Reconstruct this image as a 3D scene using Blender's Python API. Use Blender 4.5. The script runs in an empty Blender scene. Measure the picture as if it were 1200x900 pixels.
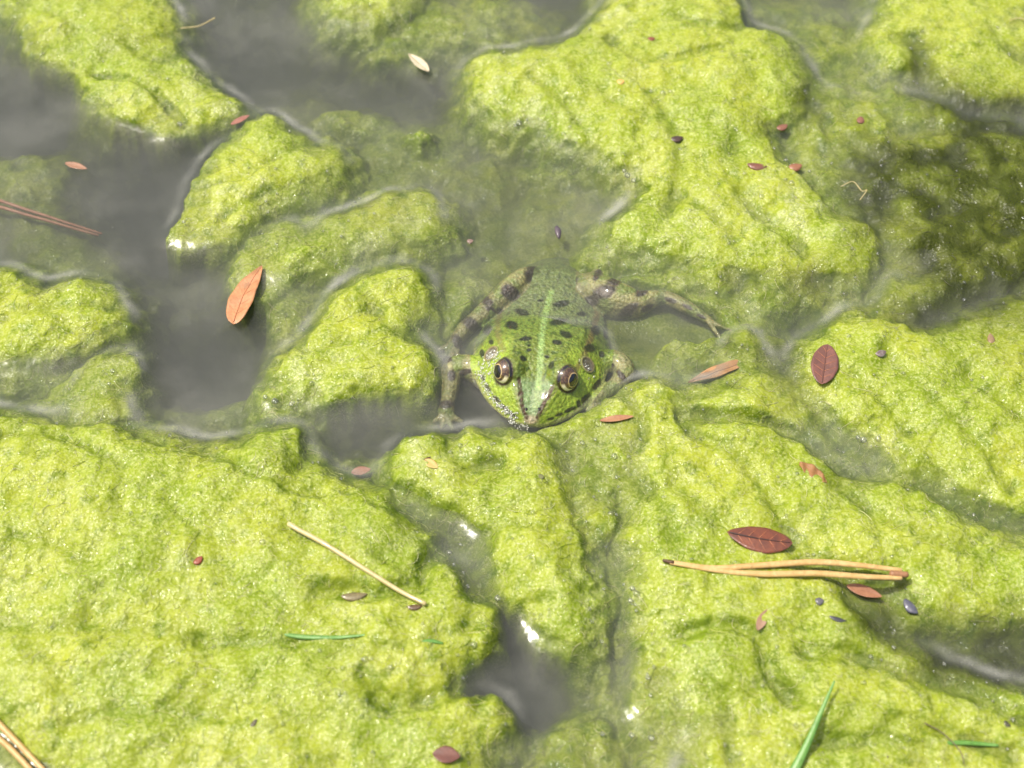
import bpy, math, random
import numpy as np
from mathutils import Vector, Matrix
sc = bpy.context.scene
C = sc.collection
MM = 0.001
R = math.radians

# ------------------------------------------------------------------ camera
PITCH, DIST, HFOV = 55.0, 0.300, 40.0
cp, sp = math.cos(R(PITCH)), math.sin(R(PITCH))
CAM = np.array([0.0, -DIST*cp, DIST*sp])
FW = np.array([0.0, cp, -sp]); UP = np.array([0.0, sp, cp]); RT = np.array([1.0, 0.0, 0.0])
FL = 0.5/math.tan(R(HFOV/2))
cd = bpy.data.cameras.new('camera'); cam = bpy.data.objects.new('camera', cd); C.objects.link(cam)
cam.location = CAM.tolist(); cam.rotation_euler = (R(90-PITCH), 0, 0)
cd.sensor_width = 36; cd.lens = 36*FL; cd.clip_start = 0.01; cd.clip_end = 100
cd.dof.use_dof = True; cd.dof.focus_distance = 0.298; cd.dof.aperture_fstop = 18.0
sc.camera = cam
# ------------------------------------------------------------------ light
SUN = Vector((-0.42, 0.06, 0.90)).normalized()
w = bpy.data.worlds.new('World'); sc.world = w; w.use_nodes = True
nt = w.node_tree; nt.nodes.clear()
sky = nt.nodes.new('ShaderNodeTexSky'); sky.sky_type = 'NISHITA'; sky.sun_disc = False
sky.sun_elevation = math.asin(SUN.z); sky.sun_rotation = math.atan2(SUN.x, SUN.y)
sky.air_density = 1.0; sky.dust_density = 6.0
bg = nt.nodes.new('ShaderNodeBackground'); bg.inputs['Strength'].default_value = 0.15
wo = nt.nodes.new('ShaderNodeOutputWorld')
nt.links.new(sky.outputs[0], bg.inputs[0]); nt.links.new(bg.outputs[0], wo.inputs[0])
sd = bpy.data.lights.new('sun', 'SUN'); sd.energy = 3.8; sd.angle = R(0.55); sd.color = (1.0, 0.955, 0.87)
so = bpy.data.objects.new('sun', sd); C.objects.link(so)
so.rotation_euler = SUN.to_track_quat('Z', 'Y').to_euler(); so.location = (0, 0, 3)
sc.view_settings.view_transform = 'Standard'; sc.view_settings.look = 'None'
sc.view_settings.exposure = 0.10; sc.view_settings.gamma = 1.0
sc.render.engine = 'CYCLES'
cy = sc.cycles
cy.use_denoising = True; cy.use_adaptive_sampling = True; cy.adaptive_threshold = 0.015
cy.max_bounces = 10; cy.transparent_max_bounces = 16; cy.volume_bounces = 1
cy.diffuse_bounces = 3; cy.glossy_bounces = 3; cy.transmission_bounces = 4
cy.sample_clamp_indirect = 4.0; cy.caustics_reflective = False; cy.caustics_refractive = False

# ------------------------------------------------------------------ picture pixel (1200 x 900) <-> place
def at(px, py, z=0.0):
    """point of the horizontal plane at height z (mm) seen at px,py; metres"""
    nx = px/1200.0-.5; ny = (.5-py/900.0)*.75
    d = nx*RT+ny*UP+FL*FW
    t = (z*MM-CAM[2])/d[2]
    return CAM+d*t
def pix(P):
    """P (n,3) metres -> px, py"""
    v = P-CAM
    f = v@FW
    return (v@RT/f*FL+.5)*1200, (.5-(v@UP/f*FL)/.75)*900

# ------------------------------------------------------------------ noise
_rng = np.random.RandomState(7)
_perm = _rng.permutation(512).astype(np.int64)
_ga = _rng.rand(512)*2*math.pi
_gx, _gy = np.cos(_ga), np.sin(_ga)
def perlin(x, y, seed=0):
    x = x+seed*17.31; y = y-seed*9.77
    xi = np.floor(x).astype(np.int64); yi = np.floor(y).astype(np.int64)
    xf = x-xi; yf = y-yi
    u = xf*xf*xf*(xf*(xf*6-15)+10); v = yf*yf*yf*(yf*(yf*6-15)+10)
    def g(a, b, dx, dy):
        k = _perm[(_perm[a & 511]+b) & 511]
        return _gx[k]*dx+_gy[k]*dy
    n00 = g(xi, yi, xf, yf); n10 = g(xi+1, yi, xf-1, yf)
    n01 = g(xi, yi+1, xf, yf-1); n11 = g(xi+1, yi+1, xf-1, yf-1)
    a = n00+u*(n10-n00); b = n01+u*(n11-n01)
    return (a+v*(b-a))*1.5
def fbm(x, y, s, o=3, seed=0, g=.5):
    r = 0; a = 1; t = 0
    for i in range(o):
        r = r+a*perlin(x/s, y/s, seed+i*3); t += a; a *= g; s = s/2.03
    return r/t
def billow(x, y, s, seed=0):
    return 1-np.abs(perlin(x/s, y/s, seed))*2.2
def sstep(a, b, x):
    t = np.clip((x-a)/(b-a), 0, 1); return t*t*(3-2*t)

# ------------------------------------------------------------------ outlines of the algae mats, in picture pixels
def toW(pts): return np.array([at(a, b)[:2] for a, b in pts])/MM     # mm
def chaikin(P, closed=True, n=2):
    for _ in range(n):
        Q = np.roll(P, -1, 0) if closed else P[1:]
        A = P if closed else P[:-1]
        N = np.empty((len(A)*2, 2)); N[0::2] = A*.75+Q*.25; N[1::2] = A*.25+Q*.75
        P = N if closed else np.vstack([P[:1], N, P[-1:]])
    return P
MATS = [  # outline, rim height mm, label
 ([(-60,-60),(170,-60),(185,-8),(211,20),(208,45),(211,67),(233,76),(247,98),(262,112),(280,114),(284,130),(276,147),(252,152),(227,164),(200,167),(160,153),(128,140),(108,130),(94,108),(88,92),(60,80),(32,68),(20,37),(8,12),(-60,-10)], 2.5,
  'lumpy yellow green algae mat filling the top corner beside dark water'),
 ([(302,139),(316,136),(332,146),(345,160),(367,164),(385,168),(400,172),(408,188),(400,206),(378,224),(345,236),(312,250),(296,268),(280,284),(250,292),(215,296),(194,284),(198,262),(214,246),(218,226),(236,196),(250,172),(275,156)], 1.7,
  'frothy pale green algae mat with a notched top edge beside the dark pool'),
 ([(286,300),(300,276),(345,260),(400,252),(430,236),(465,224),(498,226),(520,238),(530,258),(524,272),(495,280),(440,290),(395,308),(345,322),(312,352),(290,360),(272,345),(270,318)], .75,
  'long low olive green algae ridge half under water behind the salmon coloured leaf'),
 ([(412,333),(430,322),(452,315),(470,310),(490,317),(505,338),(502,368),(484,392),(498,402),(518,424),(522,446),(505,466),(470,470),(430,468),(385,478),(340,486),(308,480),(303,456),(322,428),(350,402),(378,368),(392,346)], 3.0,
  'bright two lobed algae mat across murky water from the frog'),
 ([(-60,318),(0,316),(22,316),(36,326),(40,340),(60,341),(83,331),(105,329),(125,332),(142,343),(147,360),(156,374),(136,396),(112,410),(88,418),(60,427),(20,431),(-60,430)], 2.8,
  'flat green algae mat at the picture edge above a dark channel'),
 ([(108,418),(128,410),(152,412),(168,425),(160,440),(144,452),(140,468),(150,488),(120,494),(90,490),(68,476),(86,452),(92,432)], 1.1,
  'small pale frothy algae hump joining the edge mat to the big lime mat'),
 ([(-60,478),(0,480),(24,486),(44,496),(62,501),(93,500),(120,498),(147,496),(167,507),(200,511),(227,521),(247,524),(262,518),(282,520),(300,507),(350,499),(362,514),(368,540),(384,553),(402,561),(433,573),(463,593),(490,606),(512,618),(524,636),(522,660),(548,668),(562,684),(572,703),(588,732),(595,757),(584,778),(556,790),(538,806),(546,817),(580,818),(600,830),(609,853),(592,876),(572,892),(560,960),(-60,960)], 4.2,
  'very large bright lime algae mat carrying the straw stem and many sun glints'),
 ([(463,528),(473,512),(495,507),(517,509),(533,497),(556,494),(574,500),(604,508),(640,508),(656,530),(664,560),(677,600),(684,637),(697,670),(707,706),(712,738),(700,762),(676,776),(650,772),(632,764),(619,747),(608,722),(588,706),(570,692),(560,667),(552,640),(520,613),(482,597),(458,577),(450,548)], 4.0,
  'tall tongue of bright green algae running down from under the chin of the frog'),
 ([(622,504),(650,494),(680,484),(704,464),(725,453),(767,446),(800,452),(830,448),(862,434),(895,430),(925,448),(942,486),(968,522),(1010,548),(1060,566),(1120,600),(1260,640),(1260,735),(1200,748),(1125,752),(1070,748),(1150,800),(1260,820),(1260,960),(790,960),(768,900),(748,850),(735,800),(742,750),(735,700),(730,650),(726,610),(716,575),(694,548),(662,520)], 2.8,
  'wide folded pale green algae mat under the pine needles and the brown oval leaf'),
 ([(932,430),(934,408),(948,394),(978,384),(1000,367),(1033,370),(1063,388),(1085,391),(1120,380),(1152,354),(1200,351),(1260,350),(1260,632),(1120,596),(1060,560),(1012,542),(974,514),(946,482),(934,455)], 3.4,
  'yellow green algae mat with a thin bright waterline that holds the upright maroon leaf'),
 ([(543,104),(546,82),(556,68),(587,62),(617,62),(660,54),(683,46),(690,28),(716,-4),(730,-60),(850,-60),(866,12),(866,32),(900,38),(928,52),(948,72),(954,98),(952,127),(938,143),(910,148),(902,165),(910,188),(943,200),(960,228),(985,250),(1020,262),(1038,285),(1036,318),(1000,338),(960,332),(912,338),(872,326),(820,312),(760,304),(712,296),(704,268),(736,246),(756,232),(746,216),(724,204),(706,188),(680,180),(653,168),(634,150),(602,154),(573,140),(553,124)], 3.1,
  'large bright bubbly algae mat behind the frog with a dark undercut far edge'),
 ([(1010,40),(1030,10),(1040,-60),(1260,-60),(1260,150),(1200,142),(1160,140),(1120,128),(1090,108),(1060,92),(1020,80)], 1.9,
  'smooth yellow green algae mat in the far corner ending in a curved olive fold'),
 ([(372,8),(380,-60),(520,-60),(482,12),(462,24),(442,32),(400,34),(382,26)], 2.2,
  'small lime algae mat cut off by the far picture edge, in open water'),
 ([(1000,240),(1020,190),(1050,160),(1100,150),(1160,152),(1260,158),(1260,338),(1200,345),(1150,338),(1100,368),(1070,370),(1030,350),(1040,310),(1030,270)], 2.5,
  'mossy algae mat with shade painted in dark olive lying low behind the bright waterline'),
]
# shallow growth under the surface: px, py, rx, ry (px), top mm
SHALLOW = [(40,185,75,48,-3.2),(215,348,32,34,-3.6),(250,462,60,28,-2.6),(320,340,50,55,-1.4),(545,350,48,44,-2.2),
 (425,512,34,26,-2.2),(415,128,50,24,-1.6),(492,158,20,12,-.3),(600,15,80,20,-2.2),(520,30,70,26,-1.4),(470,52,46,20,-1.2),(455,200,60,34,-4.6),
 (620,120,40,60,-6),(920,110,70,80,-1.9),(930,230,60,60,-1.0),(1000,120,60,40,-1.8),(985,60,46,34,-3.0),(840,380,95,60,-.4),(880,410,52,40,.9),(905,345,44,34,.8),(830,325,50,26,.9),(800,350,40,20,-.6),
 (790,420,60,40,-2.4),(660,240,80,70,-5),(560,200,70,40,-5),(670,860,60,36,-2.0),(705,800,24,40,-3.6),(640,740,40,30,-2),(1130,250,120,110,.2),
 (520,660,34,36,-.7),(545,690,26,26,-.9),(30,445,60,22,-5),(60,470,50,16,-2.5),(120,330,40,20,-4.2),(170,320,30,26,-4.6),
 (1080,345,60,40,-1.0),(980,300,60,50,-.5),(720,90,60,50,-.5),(700,300,30,24,-1.2),(765,330,60,26,-1.8),(260,240,30,60,-7),(360,110,50,30,-6),(60,270,80,40,-6),(700,30,60,30,-3.0),(650,190,50,22,-3)]
SHALLOW += [(700,590,40,60,1.2),(735,700,40,90,.0),(960,500,60,50,1.0),(1010,545,50,40,1.0),(1160,745,90,40,.0),(1000,700,80,40,.8),(1010,160,60,60,1.2),(970,140,50,60,.4),(1140,140,80,30,1.6),(1050,370,50,20,.2),(720,690,44,170,-1.6),(920,100,120,100,-1.1),(1000,200,90,90,.3),(960,480,80,70,-.2),(1020,560,60,40,-.2),(760,385,150,60,-1.4),(700,560,44,70,-.3),(680,875,70,50,-1.0),(555,655,40,50,.1),
 (960,60,70,60,-1.6),(1090,360,70,30,-.4),(745,800,44,60,-1.4),(560,270,120,80,-5.8),(620,180,110,60,-6.2),(480,160,90,60,-4.2),(1060,150,80,60,.4),(950,300,90,60,.6),(1150,745,90,34,-1.2),(780,480,80,50,.6),(540,20,110,40,-2.0),(330,130,60,60,-6),(60,200,110,60,-4.5),(100,280,110,50,-5.5)]
DEEP = [(200,225,55,85,26),(235,395,55,60,22),(624,775,34,60,20),(585,792,50,20,20),(600,730,18,40,12),(730,770,14,70,5),(555,662,26,30,2),(20,110,60,50,12),(300,60,60,50,6),(430,100,45,35,5),(160,200,70,50,10),(440,495,60,28,11),
 (20,90,50,40,12),(722,668,12,36,2.0),(745,790,10,30,1.5),(880,35,46,24,4),(640,20,60,20,3),(500,90,40,36,4),(60,410,60,22,8),(400,430,20,14,0),(790,400,40,20,1.5),(930,370,34,18,2),(550,470,36,34,9),(120,210,60,60,6)]
CREASE = [ # polyline, depth, width mm
 ([(478,598),(520,616),(545,645),(560,680)],2.2,3.5),([(530,512),(528,535),(548,556),(585,548)],1.5,1.8),([(553,640),(600,618),(650,632)],.9,1.3),
 ([(540,575),(600,562),(645,575)],.7,1.2),([(590,560),(570,600),(580,640)],.7,1.5),
 ([(800,488),(833,493),(887,497),(910,503),(940,517),(973,540),(990,552)],2.6,1.8),([(800,500),(827,523),(850,533),(873,553),(897,583),(930,640)],1.2,1.6),
 ([(800,747),(850,740),(880,747),(897,762),(900,793),(930,830)],2.0,1.7),([(943,770),(987,773),(1033,787),(1083,803),(1133,813),(1200,850)],1.7,2.0),
 ([(1000,705),(1027,735),(1067,747),(1117,752),(1200,748),(1260,748)],2.6,3.0),([(950,662),(1000,685),(1060,712),(1100,735)],1.8,3),
 ([(147,499),(173,520),(233,533),(277,547),(290,563),(333,580),(377,590)],1.3,1.4),([(0,527),(20,517),(60,517),(100,527),(150,560)],1.0,1.3),
 ([(360,500),(365,540),(345,560)],1.0,1.5),([(523,637),(500,665),(494,700),(440,706),(380,700)],1.9,2.0),([(400,610),(440,660),(494,690)],.8,1.4),
 ([(340,630),(400,660),(430,700)],.7,1.2),([(430,800),(450,840),(520,820),(545,812)],1.8,2.0),([(0,730),(60,750),(150,740),(240,760)],.9,2.2),([(240,760),(330,765),(420,760)],.9,1.6),
 ([(60,860),(150,840),(260,850)],.9,2),([(20,640),(90,650),(120,700)],.8,1.8),([(200,600),(240,640),(230,690)],.7,1.6),
 ([(713,50),(733,70),(747,80),(800,82),(840,70)],1.3,1.6),([(800,32),(840,44),(867,36)],1.6,1.5),([(760,120),(790,160),(800,210),(780,260)],1.1,2),([(690,110),(730,140),(770,150)],.8,1.8),
 ([(620,100),(660,120),(690,170)],.8,1.6),([(860,170),(850,210),(880,250),(940,300)],1.3,2.4),([(800,240),(850,270),(870,310)],1.0,1.8),
 ([(1068,50),(1080,85),(1100,112),(1130,134),(1165,140),(1260,132)],1.8,2.6),([(1160,40),(1180,70),(1260,90)],1.0,2.4),
 ([(1033,423),(1077,467),(1120,507),(1150,533),(1183,583)],1.1,1.8),([(1000,450),(1030,480),(1100,560)],.8,1.7),([(960,560),(1010,600),(1080,640),(1160,660)],1.0,2),([(1110,420),(1150,470),(1200,500)],.9,1.8),
 ([(1060,540),(1110,590),(1200,620)],1.1,2),([(960,500),(990,525),(1020,540)],1.3,3),
 ([(212,66),(190,80),(170,76),(150,60)],1.0,1.5),([(110,95),(150,100),(190,120),(215,150)],1.3,1.4),([(60,20),(90,40),(100,70)],.8,1.6),([(215,140),(240,120),(255,110)],.8,1.4),
 ([(230,225),(290,215),(340,180),(372,168)],.8,1.4),([(260,262),(300,235),(370,215)],.9,1.4),([(425,345),(440,375),(470,398),(500,400)],1.2,1.6),([(360,420),(400,410),(440,400)],.8,1.5),
 ([(0,380),(50,372),(90,360),(140,365)],.8,1.3),([(715,455),(740,475),(760,500),(745,530)],1.2,1.8),([(760,470),(820,470),(860,455)],1.1,1.5),([(780,520),(790,580),(840,620)],.9,2.4),
 ([(740,560),(780,600),(790,650)],1.0,2.2),([(690,780),(680,830),(690,890)],.6,2),([(820,800),(850,830),(860,890)],1.2,2.0),([(940,880),(1000,870),(1080,880)],1.1,1.8),([(1040,850),(1100,860),(1180,890)],1.1,1.8),
 ([(380,780),(470,770),(560,740)],.7,1.8),([(560,700),(545,740),(560,780)],.6,1.4),([(610,330),(610,331)],0,1)]
BUMP = [ # px, py, r px, height mm
 (430,360,40,.8),(420,435,50,.8),(480,340,24,.8),(620,590,60,1.0),(650,680,45,1.2),(500,530,40,.8),(630,555,30,.6),(560,830,45,1.2),(470,750,70,1.2),(470,600,50,1.0),(420,625,60,.8),
 (640,95,70,1.2),(860,90,80,1.6),(730,150,50,.8),(830,280,60,1.0),(120,40,70,1.4),(160,125,40,.8),(240,120,26,.6),(300,210,60,.9),(450,245,40,.5),(80,375,50,.9),
 (780,620,60,1.0),(850,790,60,1.4),(830,690,70,.8),(760,480,45,.8),(870,500,40,.8),(900,600,50,.8),(1020,440,60,.9),(1130,450,70,1.0),(1120,40,70,1.2),(1080,700,40,.8),(960,820,60,.8),(1060,850,60,.7),(200,650,120,1.2),(90,560,80,1.0),(320,560,60,.8),
 (1105,250,20,-1.0),(1070,320,22,-2.2),(1120,190,20,-1.2),(1040,240,20,-1.5),(600,590,30,-.3),(560,655,20,-.6),(720,520,30,-.9),(760,560,40,-.9),(740,600,24,-1.0),(700,520,24,-.8),(1020,535,26,-1.6),(985,515,24,-.9),
 (1050,690,30,-1.5),(1180,715,50,-.6),(330,470,20,-.4),(800,870,40,-2.4),(900,830,30,-1.2),(760,800,30,-1.2),(840,850,24,-1.0)]
FROGPOLY = [(620,499),(600,489),(582,474),(566,456),(560,430),(558,410),(566,392),(580,368),(592,345),(640,335),(690,345),(704,372),(716,395),(722,420),(740,415),(742,440),(712,450),(700,464),(672,484),(646,495)]
LIMBPOLY = [(622,492),(596,490),(572,474),(540,500),(518,494),(516,460),(528,424),(516,405),(535,375),(560,350),(588,325),(622,316),(660,330),(700,318),(750,330),(800,345),(850,375),(835,395),(780,385),(760,420),(745,442),(712,448),(690,468)]

# raster of fields in mm over the detailed area
RX0, RX1, RY0, RY1, RS = -175.0, 175.0, -110.0, 175.0, 1.0
rx = np.arange(RX0, RX1+.1, RS); ry = np.arange(RY0, RY1+.1, RS)
RXX, RYY = np.meshgrid(rx, ry)
def samp(F, x, y):
    u = np.clip((x-RX0)/RS, 0, len(rx)-1.001); v = np.clip((y-RY0)/RS, 0, len(ry)-1.001)
    i = u.astype(np.int64); j = v.astype(np.int64); a = u-i; b = v-j
    return (F[j, i]*(1-a)+F[j, i+1]*a)*(1-b)+(F[j+1, i]*(1-a)+F[j+1, i+1]*a)*b
def segdist(P, X, Y, closed):
    D = np.full(X.shape, 1e9); n = len(P)
    for k in range(n if closed else n-1):
        ax, ay = P[k]; bx, by = P[(k+1) % n]
        dx, dy = bx-ax, by-ay; L = dx*dx+dy*dy+1e-9
        t = np.clip(((X-ax)*dx+(Y-ay)*dy)/L, 0, 1)
        D = np.minimum(D, (X-ax-t*dx)**2+(Y-ay-t*dy)**2)
    return np.sqrt(D)
def inside(P, X, Y):
    c = np.zeros(X.shape, bool); n = len(P)
    for k in range(n):
        x1, y1 = P[k]; x2, y2 = P[(k+1) % n]
        if y1 == y2: continue
        m = ((y1 > Y) != (y2 > Y)) & (X < (x2-x1)*(Y-y1)/(y2-y1)+x1)
        c ^= m
    return c
def sdf(pts, n=2):
    P = chaikin(toW(pts), True, n)
    d = segdist(P, RXX, RYY, True)
    return np.where(inside(P, RXX, RYY), d, -d)
SD = [sdf(m[0]) for m in MATS]
FROG_SD = sdf(FROGPOLY, 1); LIMB_SD = sdf(LIMBPOLY, 1)
CR = np.zeros(RXX.shape); CRC = np.zeros(RXX.shape)
for pts, dep, wd in CREASE:
    d = segdist(chaikin(toW(pts), False, 2), RXX, RYY, False)
    g = np.exp(-(d/wd)**2); CR = CR+dep*g
BM = np.zeros(RXX.shape)
PXX, PYY = pix(np.stack([RXX*MM, RYY*MM, RXX*0], -1))
for px, py, r, hh in BUMP:
    BM += hh*np.exp(-(((PXX-px)**2+(PYY-py)**2)/r**2))
DP = np.zeros(RXX.shape)
for px, py, a, b, dd in DEEP:
    DP += dd*np.exp(-(((PXX-px)/a)**2+((PYY-py)/b)**2)**1.2)
SH = np.full(RXX.shape, -60.0)
for px, py, a, b, top in SHALLOW:
    q = np.sqrt(((PXX-px)/a)**2+((PYY-py)/b)**2)
    SH = np.maximum(SH, top-6*np.maximum(q-.35, 0)**1.7)
# tints: dark olive growth with shade painted in, froth
def blobs(L):
    F = np.zeros(RXX.shape)
    for px, py, a, b, v in L:
        F = F+v*np.exp(-(((PXX-px)/a)**2+((PYY-py)/b)**2)**1.3)
    return np.clip(F, 0, 1)
OLIVE_SHADE = blobs([(1100,240,80,60,.55),(1185,270,90,130,1.0),(1010,215,30,50,.5),(1130,300,60,50,.9),(1060,200,60,40,.7),(1020,290,40,60,.4),(1110,120,34,24,.8),(1170,150,60,30,.9),(1075,80,18,34,.7),(1080,370,50,24,.8),
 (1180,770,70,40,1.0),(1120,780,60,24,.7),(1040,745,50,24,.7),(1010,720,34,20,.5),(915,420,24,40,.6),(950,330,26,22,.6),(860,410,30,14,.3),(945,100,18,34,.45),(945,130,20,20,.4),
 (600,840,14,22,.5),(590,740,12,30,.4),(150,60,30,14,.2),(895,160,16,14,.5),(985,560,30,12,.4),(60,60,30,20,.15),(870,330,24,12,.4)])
FROTH = blobs([(300,250,60,30,.7),(460,265,70,24,.6),(235,100,40,40,.5),(270,130,30,24,.6),(700,20,50,20,.8),(480,40,60,24,.8),(430,15,30,12,.5),(590,90,50,40,.4),(610,150,40,20,.6),(650,160,40,20,.7),
 (735,205,40,20,.8),(700,262,40,24,.8),(800,290,60,30,.4),(940,250,60,50,.6),(1000,120,60,40,.6),(1130,330,80,40,.4),(350,450,40,30,.7),(330,470,30,20,.8),(150,430,30,24,.7),(120,475,40,20,.5),
 (490,530,30,30,.7),(520,540,40,30,.6),(700,540,60,60,.5),(760,460,50,24,.5),(960,500,40,24,.7),(1010,530,50,24,.6),(530,660,34,30,.8),(560,30,60,20,.4),(420,130,50,20,.5),(870,260,50,30,.4),(150,130,50,20,.3),(740,700,40,60,.5),(780,800,40,40,.4),(440,820,60,30,.3),(680,700,30,40,.3),(380,520,30,24,.6),(30,480,60,14,.5),(545,330,50,24,.6),(560,340,30,20,.3),(880,350,60,30,.3)])
BIG = np.full(RXX.shape, -1e3)
for s in SD: BIG = np.maximum(BIG, s)

def height(x, y):
    """height of the algae / bed in mm at x, y mm, plus the outside-in weight of the traced area"""
    wx = x+1.7*fbm(x, y, 9, 2, 11)+.8*perlin(x/2.6, y/2.6, 15)
    wy = y+1.7*fbm(x, y, 9, 2, 21)+.8*perlin(x/2.6, y/2.6, 25)
    b = fbm(x, y, 30, 3, 31)
    bed = -11+9*b+2.4*fbm(x, y, 7, 2, 35)
    inb = sstep(0, 12, np.minimum(np.minimum(x-RX0, RX1-x), np.minimum(y-RY0, RY1-y)))
    far = fbm(x, y, 46, 3, 41)*60-2                      # mats beyond the traced area
    SHs = samp(SH, wx, wy)
    bed = bed-samp(DP, x, y)*inb
    k = 2.5
    bed = np.where(inb > 0, np.log(np.exp(np.clip(bed, -40, 5)/k)+np.exp((SHs+1.2*fbm(x, y, 5, 2, 37)+(1-inb)*-40)/k))*k, bed)
    soft = sstep(-.35, .5, fbm(x, y, 14, 2, 49))
    lump = 1.25*fbm(x, y, 17, 2, 51)+.95*perlin(x/8.5, y/8.5, 52)+.30*(billow(x, y, 8.0, 53)-.55)+.42*perlin(x/3.8, y/3.8, 54)+(.05+.16*soft)*(billow(x, y, 2.6, 55)-.5)+.08*perlin(x/1.5, y/1.5, 56)
    lump = lump+(.03+.05*soft)*perlin(x/.8, y/.8, 59)
    cr = samp(CR, wx*.5+x*.5, wy*.5+y*.5)*inb; bm = samp(BM, x, y)*inb
    h = bed
    best = np.full(x.shape, -1e3); who = np.full(x.shape, -1)
    for k_, (s, m) in enumerate(zip(SD, MATS)):
        d = samp(s, wx, wy)*inb-(1-inb)*14
        H = m[1]
        q = np.where(d > 0, .25*sstep(0, 2.2, d)+H*(.22+.78*(1-np.exp(-np.maximum(d, 0)/6.0)))*(1-np.exp(-np.maximum(d, 0)/1.6)), .62*d-.035*d*d*sstep(0, -3, d))
        h = np.maximum(h, q)
        u = d > best; best = np.where(u, d, best); who = np.where(u, k_, who)
    d = far; q = np.where(d > 0, 3.2*(1-np.exp(-np.maximum(d, 0)/3.0)), 1.5*d)
    h = np.where(inb < .999, np.maximum(h, q-14*inb), h)
    amt = .55+.45*sstep(-3, 3, best)
    h = h+lump*amt+bm-cr
    h = h-samp(DP, wx, wy)*inb*.75*sstep(.6, -2.5, best)
    # the water stays open round the frog
    fs = np.maximum(samp(LIMB_SD, x, y), samp(FROG_SD, x, y))+.6*perlin(x/3, y/3, 61)
    lim = -4.8-1.5*perlin(x/8, y/8, 63)-3*sstep(4, 12, samp(FROG_SD, x, y))
    t = sstep(-1.6, .6, fs)
    h = np.where(inb > 0, h*(1-t)+np.minimum(h, lim)*t, h)
    return h, best, who, inb

def axis(lo, hi, flo, fhi, st):
    """coordinates with step st between flo and fhi and growing steps beyond"""
    mid = list(np.arange(flo, fhi+st*.5, st))
    a = []; s = st; v = mid[0]
    while v > lo: s = min(s*1.35, 60); v -= s; a.append(v)
    bb = []; s = st; v = mid[-1]
    while v < hi: s = min(s*1.35, 60); v += s; bb.append(v)
    return np.array(a[::-1]+mid+bb)
def yaxis(lo, hi, flo, fhi, st0, st1):
    mid = [flo]
    while mid[-1] < fhi: mid.append(mid[-1]+st0+(st1-st0)*(mid[-1]-flo)/(fhi-flo))
    a = []; s = st0; v = mid[0]
    while v > lo: s = min(s*1.35, 60); v -= s; a.append(v)
    bb = []; s = st1; v = mid[-1]
    while v < hi: s = min(s*1.35, 60); v += s; bb.append(v)
    return np.array(a[::-1]+mid+bb)

# ------------------------------------------------------------------ object helpers
def tag(o, label=None, cat=None, group=None, kind=None):
    if label: o['label'] = label
    if cat: o['category'] = cat
    if group: o['group'] = group
    if kind: o['kind'] = kind
    return o
def np_mesh(name, V, F, mat=None, attrs=None, smooth=True):
    me = bpy.data.meshes.new(name)
    me.vertices.add(len(V)); me.vertices.foreach_set('co', np.ascontiguousarray(V, dtype=np.float32).ravel())
    n = F.shape[1]
    me.loops.add(F.size); me.loops.foreach_set('vertex_index', np.ascontiguousarray(F, dtype=np.int32).ravel())
    me.polygons.add(len(F)); me.polygons.foreach_set('loop_start', np.arange(0, F.size, n, dtype=np.int32))
    me.update(calc_edges=True)
    if smooth: me.polygons.foreach_set('use_smooth', np.ones(len(F), bool))
    for k, v in (attrs or {}).items():
        a = me.attributes.new(k, 'FLOAT_COLOR', 'POINT')
        if v.shape[1] == 3: v = np.hstack([v, np.ones((len(v), 1))])
        a.data.foreach_set('color', np.ascontiguousarray(v, dtype=np.float32).ravel())
    if mat: me.materials.append(mat)
    return me
def link(name, me, parent=None, loc=None):
    o = bpy.data.objects.new(name, me); C.objects.link(o)
    if parent: o.parent = parent
    if loc is not None: o.location = loc
    return o
def empty(name, loc=(0, 0, 0)):
    o = bpy.data.objects.new(name, None); C.objects.link(o); o.location = loc; o.empty_display_size = .01
    return o

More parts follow.
